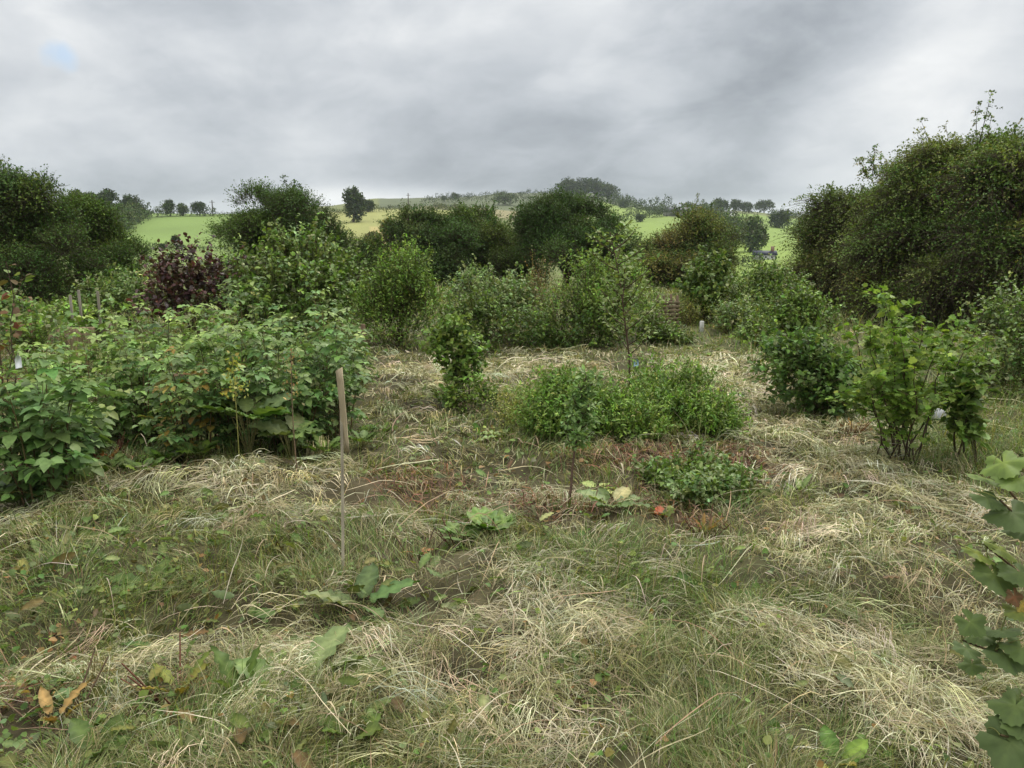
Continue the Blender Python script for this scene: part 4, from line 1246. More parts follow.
for i, (u, vb, w, h, lab) in enumerate([
        (80, 216, 15, 24, 'leftmost tree of the row on the left skyline, with gaps under its crown'), (94, 216, 13, 22, 'second tree from the left in the left skyline row'),
        (109, 217, 19, 26, 'tallest wide tree of the left skyline row'), (133, 221, 20, 24, 'right end tree of the left skyline row, above the field corner'),
        (118, 232, 22, 26, 'pale tree below the left skyline row'), (172, 216, 11, 14, 'small round tree over the thick skyline hedge'),
        (184, 216, 9, 12, 'small pale tree over the thick skyline hedge'), (201, 216, 15, 13, 'low dark round tree left of the telegraph pole')]):
    far_tree(lab, u, vb, w, h, FAR_P + FAR_T[:1] if i in (4, 6) else FAR_T, 520 + i, 150 if i == 4 else 230)
for i, (u, vb, w, h, lab, pal, rm) in enumerate([
        (354, 222, 19, 30, 'round tree alone beside the yellow meadow', FAR_T, 200), (369, 212, 11, 14, 'small tree touching the round tree by the yellow meadow', FAR_T, 280),
        (456, 200, 8, 7, 'small tree on the ridge at the left of the middle', FAR_T, 560), (445, 201, 6, 5, 'tiny bush on the ridge at the left of the middle', FAR_T, 560),
        (505, 205, 22, 13, 'grey green clump of trees on the slope under the ridge', FAR_P, 470),
        (566, 197, 22, 17, 'leftmost round tree of the wooded hilltop', FAR_T, 650), (580, 197, 24, 18, 'middle round tree of the wooded hilltop', FAR_T, 650),
        (594, 198, 24, 18, 'right middle round tree of the wooded hilltop', FAR_T, 620), (607, 202, 20, 16, 'rightmost round tree of the wooded hilltop', FAR_T, 600),
        (624, 208, 12, 8, 'small tree just below the wooded hilltop', FAR_T, 500),
        (640, 222, 10, 9, 'bush at the corner of the two bright green fields', FAR_T, 330),
        (687, 213, 11, 9, 'tree beside the right end of the long barn', FAR_T, 450),
        (720, 213, 12, 14, 'leftmost round tree of the dark row on the right skyline', FAR_T, 480), (734, 213, 15, 12, 'second round tree of the dark row on the right skyline', FAR_T, 480),
        (748, 213, 15, 11, 'third round tree of the dark row on the right skyline', FAR_T, 480), (763, 213, 16, 13, 'rightmost tree of the dark row on the right skyline', FAR_T, 480),
        (779, 228, 19, 19, 'dark pointed bush tree above the right hand valley field', FAR_T, 230),
        (752, 252, 26, 32, 'large pale round tree by the slate roofed house', FAR_P, 150), (737, 240, 20, 22, 'smaller pale tree left of the large pale round tree', FAR_P + FAR_T, 190),
        (728, 252, 16, 18, 'dark tree at the bottom of the sloping hedge', FAR_T, 150),
        (175, 250, 9, 13, 'single dark tree in the hedge at the foot of the left pasture', FAR_T, 150), (161, 250, 9, 6, 'low bush beside the single tree in the pasture hedge', FAR_T, 150),
        (392, 246, 20, 26, 'brown leaved tree at the edge of the stubble field', [(.16, .11, .04), (.12, .10, .04), (.20, .16, .06)], 120),
        (372, 250, 16, 22, 'olive tree before the yellow meadow', FAR_O, 110)]):
    far_tree(lab, u, vb, w, h, pal, 540 + i, rm)

# the far wood seen as one dark band on the ridge
def box(acc, c, s, rz=0.0, col=(.5, .5, .5), bev=0.0, tilt=0.0):
    """box with chamfered vertical edges; c is the centre of its base"""
    hx, hy, hz = s[0] / 2, s[1] / 2, s[2]
    b = min(bev, hx * .4, hy * .4)
    if b > 0:
        o = np.array([[-hx + b, -hy], [hx - b, -hy], [hx, -hy + b], [hx, hy - b], [hx - b, hy], [-hx + b, hy], [-hx, hy - b], [-hx, -hy + b]])
    else:
        o = np.array([[-hx, -hy], [hx, -hy], [hx, hy], [-hx, hy]])
    n = len(o)
    zs = [0, hz - b, hz] if b > 0 else [0, hz]
    V = []
    for i, z in enumerate(zs):
        k = (1 - b / hx) if (b > 0 and i == 2) else 1
        V += [[p[0] * k, p[1] * k, z] for p in o]
    V = np.array(V)
    F4 = []; F3 = []
    for l in range(len(zs) - 1):
        for i in range(n):
            F4.append([l * n + i, l * n + (i + 1) % n, (l + 1) * n + (i + 1) % n, (l + 1) * n + i])
    t0 = (len(zs) - 1) * n
    for i in range(1, n - 1):
        F3.append([t0, t0 + i, t0 + i + 1]); F3.append([0, i + 1, i])
    ct, st = math.cos(tilt), math.sin(tilt)
    V = np.stack([V[:, 0] * ct + V[:, 2] * st, V[:, 1], -V[:, 0] * st + V[:, 2] * ct], -1)
    cr, sr = math.cos(rz), math.sin(rz)
    V = np.stack([V[:, 0] * cr - V[:, 1] * sr, V[:, 0] * sr + V[:, 1] * cr, V[:, 2]], -1) + np.array(c)
    acc.add(V, [np.array(F4), np.array(F3)], np.array(col, float))
    return acc


def house(name, label, u, v, wpx, hpx, rmin, wall, roof, roof_k=.5, rz=.15, depth=.6, wins=3, cat='house', chim=True):
    b = on_hill(u, v, rmin)
    s = b[1] / F_PX * 1.02
    w, h = wpx * s, hpx * s
    d = w * depth
    hw = h * (1 - roof_k)
    t = thing(name, tuple(b), label, cat)
    a = Acc(); box(a, b - [0, 0, 1.0], (w, d, hw + 1.0), rz, wall); a.build('wall', M_WALL, t, b)
    cr, sr = math.cos(rz), math.sin(rz)
    def R(x, y, z): return b + np.array([x * cr - y * sr, x * sr + y * cr, z])
    o = .25
    V = [R(-w / 2 - o, -d / 2 - o, hw + .02), R(w / 2 + o, -d / 2 - o, hw + .02), R(w / 2 + o, d / 2 + o, hw + .02), R(-w / 2 - o, d / 2 + o, hw + .02),
         R(-w / 2 - o, 0, h), R(w / 2 + o, 0, h)]
    ra = Acc(); ra.add(np.array(V), [np.array([[0, 1, 5, 4], [2, 3, 4, 5], [0, 3, 2, 1]]), np.array([[0, 4, 3], [1, 2, 5]])], np.array(roof))
    rf = ra.build('roof', M_ROOF, t, b)
    if chim:
        ca = Acc()
        cb = R(w * .36, 0, h - .7)
        box(ca, cb, (.7, .6, 1.7), rz, (.25, .16, .12)); ca.build('chimney', M_WALL, rf, b)
    for i in range(wins):
        wa = Acc()
        x = (-.5 + (i + .5) / wins) * w * .86
        box(wa, R(x, -d / 2 - .02, hw * .35), (w * .09, .10, hw * .38), rz, (.03, .035, .04)); wa.build('window', M_PLAST, t, b)
    return t


house('farmhouse', 'house with dark slate roof and pale wall in the right valley', 766, 259, 20, 8, 110, (.55, .55, .53), (.045, .05, .075), .55, -.1)
house('white_cottage', 'tiny white cottage under the round trees on the skyline', 729, 216, 8, 4.5, 430, (.75, .75, .74), (.16, .16, .18), .4, .1, wins=2)
house('long_barn', 'long grey barn on the skyline left of the round trees', 677, 216, 26, 8, 430, (.22, .20, .19), (.09, .095, .11), .55, .05, .35, wins=2, cat='barn', chim=False)


def pole(label, u, v, hpx, rmin):
    b = on_hill(u, v, rmin); s = b[1] / F_PX
    h = hpx * s
    t = thing('telegraph_pole', tuple(b), label, 'pole', 'telegraph poles on the far hills')
    a = Acc(); tubes(a, np.linspace(b - [0, 0, .5], b + [0, 0, h], 4)[None], np.full((1, 4), .22) * [1.2, 1.1, 1, .9], np.array((.09, .075, .06)), 8); a.build('shaft', M_WOOD, t, b)
    a = Acc(); box(a, b + [0, 0, h * .86], (2.2, .18, .18), .3, (.09, .075, .06)); a.build('crossarm', M_WOOD, t, b)
    return t


pole('telegraph pole on the skyline over the left pasture', 214, 216, 15, 330)
pole('telegraph pole on the skyline over the yellow meadow', 409, 210, 16, 330)

# ------------------------------------------------------------------ raspberry bed on the left
RASP = [(.115, .155, .08), (.072, .118, .045), (.056, .098, .038), (.088, .138, .055), (.044, .080, .032), (.10, .15, .068)]
RASP_Y = [(.145, .185, .09), (.11, .155, .048), (.09, .138, .045), (.125, .17, .062), (.07, .115, .04)]


def raspberry(label, u, vb, top_v, wpx, seed, canes=12, leaf=.066, pal=RASP, Y=None, group='raspberry bushes of the left bed', nodes=15, name='raspberry_bush', t0=.12):
    rng = np.random.default_rng(seed)
    canes = int(canes * 1.5)
    pal = np.array(pal) * 1.16
    if Y is None:
        Y = gp(u, vb)[1]
    top = px(u, top_v, Y)
    b = ground_base(top[0], Y)
    h = (top[2] - b[2]) * rng.uniform(.9, 1.18)
    w = wpx * Y / F_PX / 2
    t = thing(name, tuple(b), label, 'raspberry bush', group)
    wood, lf = Acc(), Acc()
    ph = np.arange(canes) * 2.399 + rng.uniform(0, .7, canes)
    rad = w * np.sqrt((np.arange(canes) + .6) / canes)
    foot = b + np.stack([np.cos(ph) * rad * .45, np.sin(ph) * rad * .45, np.zeros(canes)], -1)
    foot[:, 2] = H(foot[:, 0], foot[:, 1]) - .03
    tip = b + np.stack([np.cos(ph) * rad, np.sin(ph) * rad, h * (1.0 - .38 * (rad / w) ** 2) * np.where(np.arange(canes) % 3 == 2, rng.uniform(.4, .7, canes), rng.uniform(.72, 1.25, canes))], -1)
    mid = foot * .5 + tip * .5 + np.stack([-np.cos(ph) * rad * .15, -np.sin(ph) * rad * .15, np.full(canes, h * .28)], -1)
    Q = bez(foot, mid, tip, 9)
    tubes(wood, Q, np.linspace(1, .3, 9)[None] * np.full((canes, 1), .0055), palette(rng, canes, [(.14, .10, .05), (.10, .12, .05), (.17, .11, .06)], .15), 5)
    # petioles with three to five leaflets
    m = nodes
    tt = (np.linspace(t0, .99, m)[None] + rng.normal(0, .02, (canes, m))).clip(0.05, .995) * 8
    i = np.minimum(tt.astype(int), 7); f = (tt - i)[..., None]
    a = np.arange(canes)[:, None]
    P = (Q[a, i] * (1 - f) + Q[a, i + 1] * f).reshape(-1, 3)
    n = len(P)
    az = rng.uniform(0, 6.28, n)
    outw = nrm(P - b - [0, 0, h * .3]) * [1, 1, .3]
    d = nrm(np.stack([np.cos(az), np.sin(az), rng.uniform(.1, .9, n)], -1) + outw * .7)
    pl = rng.uniform(.05, .12, n)[:, None] * (leaf / .07)
    E = P + d * pl
    tubes(wood, np.stack([P, (P + E) / 2 + UPV * .01, E], 1), np.full((n, 3), .0014), np.array([.14, .15, .06]), 3)
    base_c = palette(rng, n, pal, .2)
    size = leaf * rng.uniform(.65, 1.25, n)
    flat = nrm(d * [1, 1, .15] - UPV * rng.uniform(.05, .55, n)[:, None])
    nn = nrm(UPV + .5 * rsph(rng, n))
    side = nrm(np.cross(flat, nn))
    for k, (off, fw, sc) in enumerate([(0, 1, 1.15), (1, .35, .9), (-1, .35, .9), (.75, -.25, .75), (-.75, -.25, .75)]):
        sel = np.ones(n, bool) if k < 3 else rng.random(n) < .45
        dd = nrm(flat * fw + side * off * .9 + rsph(rng, n) * .12)
        st = E - flat * size[:, None] * (.0 if k < 3 else .35)
        c = base_c * np.exp(rng.normal(0, .1, (n, 1)))
        place_leaves(lf, (st + dd * .006)[sel], dd[sel], nrm(nn + rsph(rng, n) * .22)[sel], (size * sc)[sel], c[sel].clip(0, 1), LEAF7, .92)
    wood.build('canes', M_STEM, t, b)
    lf.build('leaves', M_RASP, t, b)
    return t


for i, (u, vb, tv, w, lab, kw) in enumerate([
        (30, 500, 352, 120, 'big raspberry bush nearest the camera at the left edge', dict(canes=16, leaf=.085, nodes=13, pal=[(.085, .135, .058), (.07, .118, .05), (.105, .155, .075), (.055, .098, .04)])),
        (62, 470, 385, 80, 'raspberry bush leaning out right of the nearest big bush', dict(canes=12, leaf=.082, pal=[(.10, .155, .06), (.085, .135, .05), (.13, .18, .085)])),
        (136, 440, 358, 90, 'dark raspberry bush above the rusty dead canes', dict(canes=14, pal=RASP[:4])),
        (190, 460, 350, 110, 'dark raspberry bush with browning leaves at its front', dict(canes=15, pal=RASP[:4] + [(.15, .10, .035)])),
        (235, 455, 345, 90, 'raspberry bush right behind the broad pale leaves', dict(canes=12)),
        (285, 450, 340, 100, 'raspberry bush at the front right of the bed', dict(canes=14)),
        (330, 440, 335, 80, 'raspberry bush directly behind the tall cut stake', dict(canes=12)),
        (95, 432, 340, 120, 'yellowish raspberry bush in the second row at the left', dict(canes=14, pal=RASP_Y)),
        (160, 425, 325, 110, 'raspberry bush in the second row below the purple shrub', dict(canes=14, pal=RASP + RASP_Y[:2])),
        (215, 420, 318, 100, 'light raspberry bush in the second row left of the hazel', dict(canes=14, pal=RASP_Y)),
        (270, 418, 312, 110, 'tall raspberry bush in the second row before the hazel', dict(canes=15, pal=RASP + RASP_Y[:2])),
        (325, 412, 312, 100, 'tall raspberry bush at the right end of the second row', dict(canes=14, pal=RASP + RASP_Y[:2])),
        (45, 400, 340, 110, 'yellow green raspberry bush in the back row at the left', dict(canes=12, pal=RASP_Y)),
        (125, 392, 322, 120, 'raspberry bush in the back row under the grey green bush', dict(canes=13, pal=RASP_Y + RASP[:1])),
        (190, 388, 312, 110, 'raspberry bush in the back row right under the purple shrub', dict(canes=13, pal=RASP_Y)),
        (245, 385, 305, 110, 'raspberry bush in the back row against the hazel', dict(canes=13, pal=RASP + RASP_Y)),
        (345, 392, 330, 60, 'raspberry bush beside the thin brown post', dict(canes=9)),
        ]):
    raspberry(lab, u, vb, tv, w, 600 + i, **kw)

# ---- broad leaved weeds
def rosette(name, label, u, v, n, leaf, pal, seed, cat='weed', group=None, rise=.5, spread=1.0, tmpl=DOCK, wid=1.0, stalk=0, stalk_col=(.20, .08, .05), mat=None, lift=0.0, stalk_h=.3):
    rng = np.random.default_rng(seed)
    g = gp(u, v); b = ground_base(g[0], g[1])
    t = thing(name, tuple(b), label, cat, group)
    lf = Acc()
    ph = np.arange(n) * 2.4 + rng.uniform(0, .8, n)
    el = rng.uniform(.35, 1.0, n) * rise
    d = nrm(np.stack([np.cos(ph), np.sin(ph), el], -1))
    st = b + np.stack([np.cos(ph), np.sin(ph), np.zeros(n)], -1) * leaf * .3 * spread * rng.uniform(.2, 1, n)[:, None] + UPV * (lift + .02)
    place_leaves(lf, st + d * leaf * .12, d, nrm(UPV + rsph(rng, n) * .35), leaf * rng.uniform(.6, 1.15, n), palette(rng, n, pal, .15), tmpl, wid)
    st2 = Acc()
    P0 = np.repeat((b - [0, 0, .02])[None], n, 0)
    tubes(st2, bez(P0, (P0 + st) / 2 + UPV * .01, st + d * leaf * .15, 4), np.full((n, 4), .003), np.array([.16, .15, .06]), 4)
    if stalk:
        a = rng.uniform(0, 6.28, stalk); l = stalk_h * rng.uniform(.6, 1.2, stalk)
        s0 = b + np.stack([np.cos(a), np.sin(a), np.zeros(stalk)], -1) * .05 - [0, 0, .02]
        s1 = s0 + np.stack([np.cos(a) * .6 * l, np.sin(a) * .6 * l, l * rng.uniform(.5, 1, stalk)], -1)
        tubes(st2, bez(s0, (s0 + s1) / 2, s1, 4), np.linspace(1, .6, 4)[None] * np.full((stalk, 1), .0045), np.array(stalk_col), 5)
    st2.build('stalks', M_STEM, t, b)
    lf.build('leaves', mat or M_LEAF, t, b)
    return t


COMF = [(.075, .105, .055), (.06, .09, .043), (.09, .118, .066)]
DOCKG = [(.052, .086, .028), (.043, .07, .023), (.066, .10, .035)]
LIME = [(.075, .128, .028), (.058, .108, .024), (.09, .145, .038)]
rosette('comfrey_plant', 'big broad pale leaved plant before the raspberries', 250, 468, 18, .26, COMF + DOCKG[:1], 701, rise=1.0, spread=1.2, wid=1.6, lift=.30)
rosette('comfrey_plant', 'broad pale leaves drooping by the front of the raspberries, left of the stake', 292, 466, 14, .22, COMF, 702, rise=.8, wid=1.6, lift=.22)
rosette('dock_plant', 'grey green leaf plant half under the pale swath at the bottom', 300, 690, 7, .26, [(.095, .128, .075), (.075, .108, .055)], 703, rise=.75, wid=1.3)
rosette('dock_plant', 'grey green leaf plant in the grass right of the stake foot', 362, 607, 5, .20, [(.085, .115, .07), (.065, .095, .05)], 704, rise=1.0, wid=1.3)
rosette('dock_plant', 'yellowing dock with red stalks at the lower left', 178, 690, 6, .13, [(.13, .13, .04), (.09, .12, .035), (.15, .10, .035)], 705, rise=1.5, stalk=5, stalk_col=(.16, .07, .045), stalk_h=.2)
rosette('rhubarb_plant', 'bright green round leaved clump in the middle foreground', 492, 540, 22, .10, LIME + DOCKG[:1], 706, rise=.8, tmpl=LOBED, spread=2.4, lift=.07)
rosette('rhubarb_plant', 'bright green round leaves with red stumps beside the middle clump', 462, 545, 10, .09, LIME, 707, rise=.7, tmpl=LOBED, spread=2.0, stalk=9, lift=.05, stalk_col=(.13, .06, .045), stalk_h=.16)
rosette('dead_weed', 'brown dead stumps of stalks left of the bright green clump', 418, 556, 4, .08, [(.16, .09, .05)], 708, stalk=8, stalk_col=(.10, .06, .04), stalk_h=.13)
rosette('comfrey_plant', 'pale broad leaves lying at the foot of the leaning sapling', 612, 512, 10, .17, COMF + [(.20, .24, .14)], 709, rise=.7, wid=1.4)
rosette('cabbage_leaf', 'pale cut leaves lying by the foot of the leaning sapling', 600, 490, 5, .15, [(.24, .28, .15), (.20, .24, .12)], 710, rise=.35, wid=1.6)
rosette('comfrey_plant', 'bluish cut leaves lying left of the middle weed clump', 505, 440, 5, .24, [(.20, .26, .18), (.15, .20, .12)], 711, rise=.25, wid=1.0)
rosette('nettle_plant', 'small bright green seedling between raspberries and young bush', 366, 436, 9, .10, LIME, 712, rise=1.2, wid=1.7)
rosette('dock_plant', 'small dock leaves at the bottom edge left of the middle', 355, 752, 6, .12, DOCKG, 713, rise=1.3, wid=1.5)
rosette('dock_plant', 'upright green dock leaves at the bottom, left of the pale swath', 245, 700, 5, .16, DOCKG, 714, rise=2.4, wid=1.1)
rosette('dock_plant', 'shiny green dock leaf in the bottom left corner', 95, 765, 4, .12, DOCKG, 715, rise=1.6, wid=1.5)
rosette('dock_plant', 'dark cut dock leaves in the green patch at the left', 150, 595, 5, .15, COMF + DOCKG, 716, rise=.8, wid=1.3)
rosette('strawberry_plant', 'low plant with orange and red leaves beside the grey green weeds', 662, 518, 8, .07, [(.34, .10, .04), (.12, .16, .06), (.26, .07, .04), (.09, .13, .05)], 717, rise=.8, tmpl=LOBED13)
rosette('dead_weed', 'brown dead weed stump right of the orange leaved plant', 706, 528, 6, .10, [(.18, .11, .06), (.11, .07, .045)], 718, rise=2.5, stalk=14, stalk_col=(.13, .07, .045), stalk_h=.16, wid=.7)
rosette('dead_weed', 'rusty dead canes under the raspberries at the left', 105, 466, 12, .12, [(.22, .09, .045), (.15, .06, .035), (.28, .15, .07)], 719, rise=1.8, stalk=26, stalk_col=(.17, .065, .045), stalk_h=.24, wid=.7)
rosette('dead_weed', 'straw coloured dead stalks at the bottom left', 55, 722, 4, .12, [(.20, .13, .07)], 720, rise=2.0, stalk=5, stalk_col=(.16, .11, .07), stalk_h=.18)
rosette('nettle_plant', 'leafy green weeds at the near corner of the raspberry bed', 60, 482, 14, .12, LIME[:1] + DOCKG, 721, rise=1.0, wid=1.7, spread=2.0)
rosette('nettle_plant', 'green weeds growing out below the rusty canes', 128, 478, 16, .12, [(.13, .18, .075)] + DOCKG, 722, rise=1.0, wid=1.6, spread=2.2)
for i, (u, v, lab, n_, lf_) in enumerate([
        (20, 505, 'green weeds spilling from the bed corner at the left edge', 18, .12), (105, 485, 'weeds growing up through the edge of the rusty canes', 16, .11), (165, 476, 'pale weeds before the browning raspberry bush', 18, .10),
        (200, 472, 'low green weeds at the left foot of the big broad leaved plant', 18, .11), (325, 462, 'green weeds just left of the stake, below the raspberries', 18, .11), (362, 455, 'green weeds just right of the stake, below the raspberries', 14, .09),
        (385, 440, 'weeds in the brown stubble between stake and young bush', 12, .08), (145, 490, 'weeds spilling into the cut grass in front of the rusty canes', 16, .09)]):
    rosette('nettle_plant', lab, u, v, n_, lf_, DOCKG + COMF[:2] + LIME[:1], 760 + i, rise=1.3, wid=1.7, spread=2.6, lift=.04, group='weeds along the front of the raspberry bed')
rosette('dock_plant', 'small yellow green leaves at the bottom right', 838, 755, 6, .10, LIME + [(.2, .2, .06)], 723, rise=1.2, wid=1.4)
rosette('comfrey_plant', 'grey leaf plant in the pale grass right of the middle', 800, 492, 9, .13, [(.12, .15, .075), (.10, .13, .06)], 724, rise=1.6, wid=.8)
rosette('dead_weed', 'rusty dead grass clump under the dark rounded bush', 852, 438, 6, .08, [(.27, .16, .07), (.2, .1, .05)], 725, rise=2.5, stalk=30, stalk_col=(.27, .15, .07), stalk_h=.16, wid=.5)


def spike(name, label, u, vb, vt, Y, pal, seed, dens=90, leaf=.028, r=.03, cat='weed'):
    rng = np.random.default_rng(seed)
    top = px(u, vt, Y); b = ground_base(top[0], Y)
    t = thing(name, tuple(b), label, cat)
    w, l = Acc(), Acc()
    Q = bez(b[None] - [[0, 0, .02]], (b + top)[None] / 2 + rng.normal(0, .02, (1, 3)), top[None], 8)
    tubes(w, Q, np.linspace(1, .4, 8)[None] * .005, np.array(pal[0]), 5)
    k = rng.uniform(.62, 1, dens)
    P = b + (top - b) * k[:, None] + rng.normal(0, 1, (dens, 3)) * r * (1.35 - k)[:, None] * 2 * [1, 1, .5]
    place_leaves(l, P, nrm(rsph(rng, dens) + UPV * .9), rsph(rng, dens), leaf * rng.uniform(.6, 1.3, dens), palette(rng, dens, pal, .2), LEAF4)
    w.build('stem', M_STEM, t, b); l.build('leaves', M_LEAF, t, b)


spike('weed_spike', 'yellow green flower spike among the raspberries', 232, 455, 355, 5.0, [(.24, .24, .07), (.20, .21, .07), (.28, .22, .09)], 731)
spike('weed_spike', 'brown dead flower spike left of the tall cut stake', 291, 455, 350, 5.05, [(.20, .14, .09), (.26, .19, .12)], 732, 70, .025)
spike('weed_spike', 'pale feathery spike rising out of the middle weed clump', 584, 440, 392, 6.0, [(.20, .25, .14), (.16, .21, .11)], 733, 90, .03, .035)
spike('weed_spike', 'reddish dead dock spike at the far left of the bed', 166, 440, 378, 5.6, [(.24, .13, .06), (.18, .15, .06)], 734, 80, .025)

# rose with red young tips at the left edge
tb = ground_base(px(8, 420, 5.0)[0], 5.0)
vase_bush('rose_bush', 'rose with red young shoots poking up at the left edge', tb, [px(6, 262, 5.0), px(-12, 285, 5.1), px(14, 300, 4.9), px(-5, 325, 5.0)], .055,
          [(.12, .16, .08), (.15, .18, .11), (.10, .035, .03), (.10, .13, .06), (.08, .05, .035)], 741, m=14, subs=2, tmpl=LEAF7, stem_r=.006, t0=.55, sub_len=.12)

# ------------------------------------------------------------------ stakes, posts and boards
def post(name, label, u, vb, vt, Y, wid, col, rz=.3, tilt=0.0, depth=None, cat='post', group=None):
    top = px(u, vt, Y); b = ground_base(top[0], Y)
    a = Acc()
    box(a, b - [0, 0, .15], (wid, depth or wid, top[2] - b[2] + .15), rz, col, wid * .12, tilt)
    o = a.build(name, M_WOOD, None, b)
    return tag(o, label, cat, group)


b = gp(342, 574); b = ground_base(b[0], b[1])
st = thing('garden_stake', tuple(b), 'tall weathered wooden stake with a thin cane, standing alone in the grass', 'stake')
a = Acc(); tp = px(339, 369, 3.62); lo = px(347, 452, 3.66)
dirv = tp - lo
k = np.linspace(0, 1, 9)
Pc = lo[None] + dirv[None] * k[:, None]
rr_ = np.random.default_rng(9)
V = []
for i, p in enumerate(Pc):
    wx = .0145 - .004 * (1 - k[i]) + rr_.normal(0, .0006); wy = .010
    for sx, sy in ((-1, -1), (1, -1), (1, 1), (-1, 1)):
        V.append(p + [sx * wx, sy * wy, (.008 * sx if i == 8 else 0)])
Fq = [[i * 4 + j, i * 4 + (j + 1) % 4, i * 4 + 4 + (j + 1) % 4, i * 4 + 4 + j] for i in range(8) for j in range(4)] + [[32, 33, 34, 35], [3, 2, 1, 0]]
a.add(np.array(V), np.array(Fq), np.array([.42, .35, .235])); a.build('lath', M_WOOD, st, b)
a = Acc(); q0 = b - [0, 0, .1]; q1 = px(341, 392, 3.66)
tubes(a, bez(q0[None], (q0 + q1)[None] / 2 + [[.006, 0, 0]], q1[None], 10), np.full((1, 10), .0075), np.array([.36, .32, .24]), 8); a.build('cane', M_WOOD, st, b)

post('wooden_post', 'thin brown post between the raspberries and the bright green bush', 363, 370, 324, 9.3, .05, (.16, .11, .07))
GP = 'old posts behind the left bed'
post('wooden_post', 'reddish brown post at the far left behind the raspberries', 29, 322, 297, 11.2, .065, (.28, .15, .10), group=GP)
post('wooden_post', 'short dark post left of the reddish brown post', 22, 322, 299, 11.5, .05, (.13, .09, .065), group=GP)
post('wooden_post', 'short grey post, left one of a close pair', 70, 312, 295, 11.6, .034, (.26, .235, .19), group=GP)
post('wooden_post', 'taller grey post, right one of a close pair', 78.5, 312, 290, 11.8, .034, (.26, .235, .19), group=GP)
post('wooden_post', 'grey post standing alone right of the pair', 97.5, 326, 291, 11.4, .034, (.22, .2, .15), group=GP)
post('marker_post', 'short white marker post in front of the narrow dark bush', 702, 338, 321, 13.4, .06, (.60, .60, .57))
post('wooden_post', 'grey post in the brush left of the tall right hedge', 822, 330, 312, 14, .06, (.20, .18, .15))

# raised bed edged with an old board
b = ground_base(px(72, 335, 11.2)[0], 11.2)
t = thing('raised_bed', tuple(b), 'old timber edged raised bed with leafy crop behind the raspberries', 'raised bed')
a = Acc(); pz = px(72, 331, 11.2)
box(a, np.array([b[0], b[1], b[2] - .05]), (.62, .05, max(.25, pz[2] - b[2] + .1)), .28, (.33, .25, .16), .008); a.build('edge_board', M_WOOD, t, b)
a = Acc(); box(a, np.array([b[0] + .05, b[1] + .42, b[2] - .05]), (.62, .05, max(.25, pz[2] - b[2] + .1)), .28, (.26, .2, .14), .008); a.build('edge_board', M_WOOD, t, b)
rg = np.random.default_rng(3); a = Acc(); n = 90
P = np.array([b[0] + .02, b[1] + .2, pz[2] + .02]) + rg.normal(0, 1, (n, 3)) * [.24, .14, .05]
place_leaves(a, P, rsph(rg, n) * [1, 1, .5] + [0, 0, .3], nrm(UPV + .5 * rsph(rg, n)), rg.uniform(.08, .16, n), palette(rg, n, LIME + GREY[:1], .2), LEAF7, 1.2); a.build('leaves', M_LEAF, t, b)

# slatted compost bin
b = ground_base(px(666, 338, 14.3)[0], 14.3)
t = thing('compost_bin', tuple(b), 'slatted wooden compost bin half hidden in the weeds', 'compost bin')
topz = px(666, 296, 14.3)[2] - b[2]
rz = .2
def RB(x, y, z): return b + np.array([x * math.cos(rz) - y * math.sin(rz), x * math.sin(rz) + y * math.cos(rz), z])
for sx in (-1, 1):
    for sy in (-1, 1):
        a = Acc(); box(a, RB(sx * .13, sy * .15, -.1), (.04, .04, topz + .12), rz, (.17, .12, .08), .006); a.build('corner_post', M_WOOD, t, b)
ns = 6
for i in range(ns):
    z = .08 + (topz - .14) * i / ns
    for sy in (-1, 1):
        a = Acc(); box(a, RB(0, sy * .185, z), (.33, .022, (topz - .1) / ns * .62), rz, (.24, .19, .12), .003); a.build('slat', M_WOOD, t, b)
    for sx in (-1, 1):
        a = Acc(); box(a, RB(sx * .165, 0, z), (.022, .34, (topz - .1) / ns * .62), rz, (.2, .16, .1), .003); a.build('slat', M_WOOD, t, b)

# small tags and the grey stone
def hang_tag(name, label, p, w, h, col, rz=.3):
    a = Acc()
    V = []
    for y in (-.001, .001):
        for x, z in ((-w / 2, 0), (w / 2, 0), (w / 2, h * .75), (w * .2, h), (-w * .2, h), (-w / 2, h * .75)):
            V.append([x * math.cos(rz) - y * math.sin(rz), x * math.sin(rz) + y * math.cos(rz), z + .2 * x])
    V = np.array(V) + p
    sides = [[i, (i + 1) % 6, 6 + (i + 1) % 6, 6 + i] for i in range(6)]
    tri = [[0, i, i + 1] for i in range(1, 5)] + [[6, 6 + i + 1, 6 + i] for i in range(1, 5)]
    a.add(V, [np.array(sides), np.array(tri)], np.array(col, float))
    # the loop of twine that holds it
    q = np.array(p) + [0, 0, h]
    tubes(a, np.array([[q, q + [.006, .01, .02], q + [0, .02, .035], q + [-.006, .01, .02], q]]), np.full((1, 5), .0012), np.array([.3, .28, .2]), 4)
    o = a.build(name, M_PLAST, None, p)
    tag(o, label, 'tag')


hang_tag('plant_tag', 'white plastic plant tag hanging at the left edge', px(19, 368, 4.6), .035, .075, (.8, .82, .84), .3)
hang_tag('plant_tag', 'pale blue tag tied low on the tall thin sapling', px(636, 366, 6.9), .05, .06, (.32, .48, .62), .2)

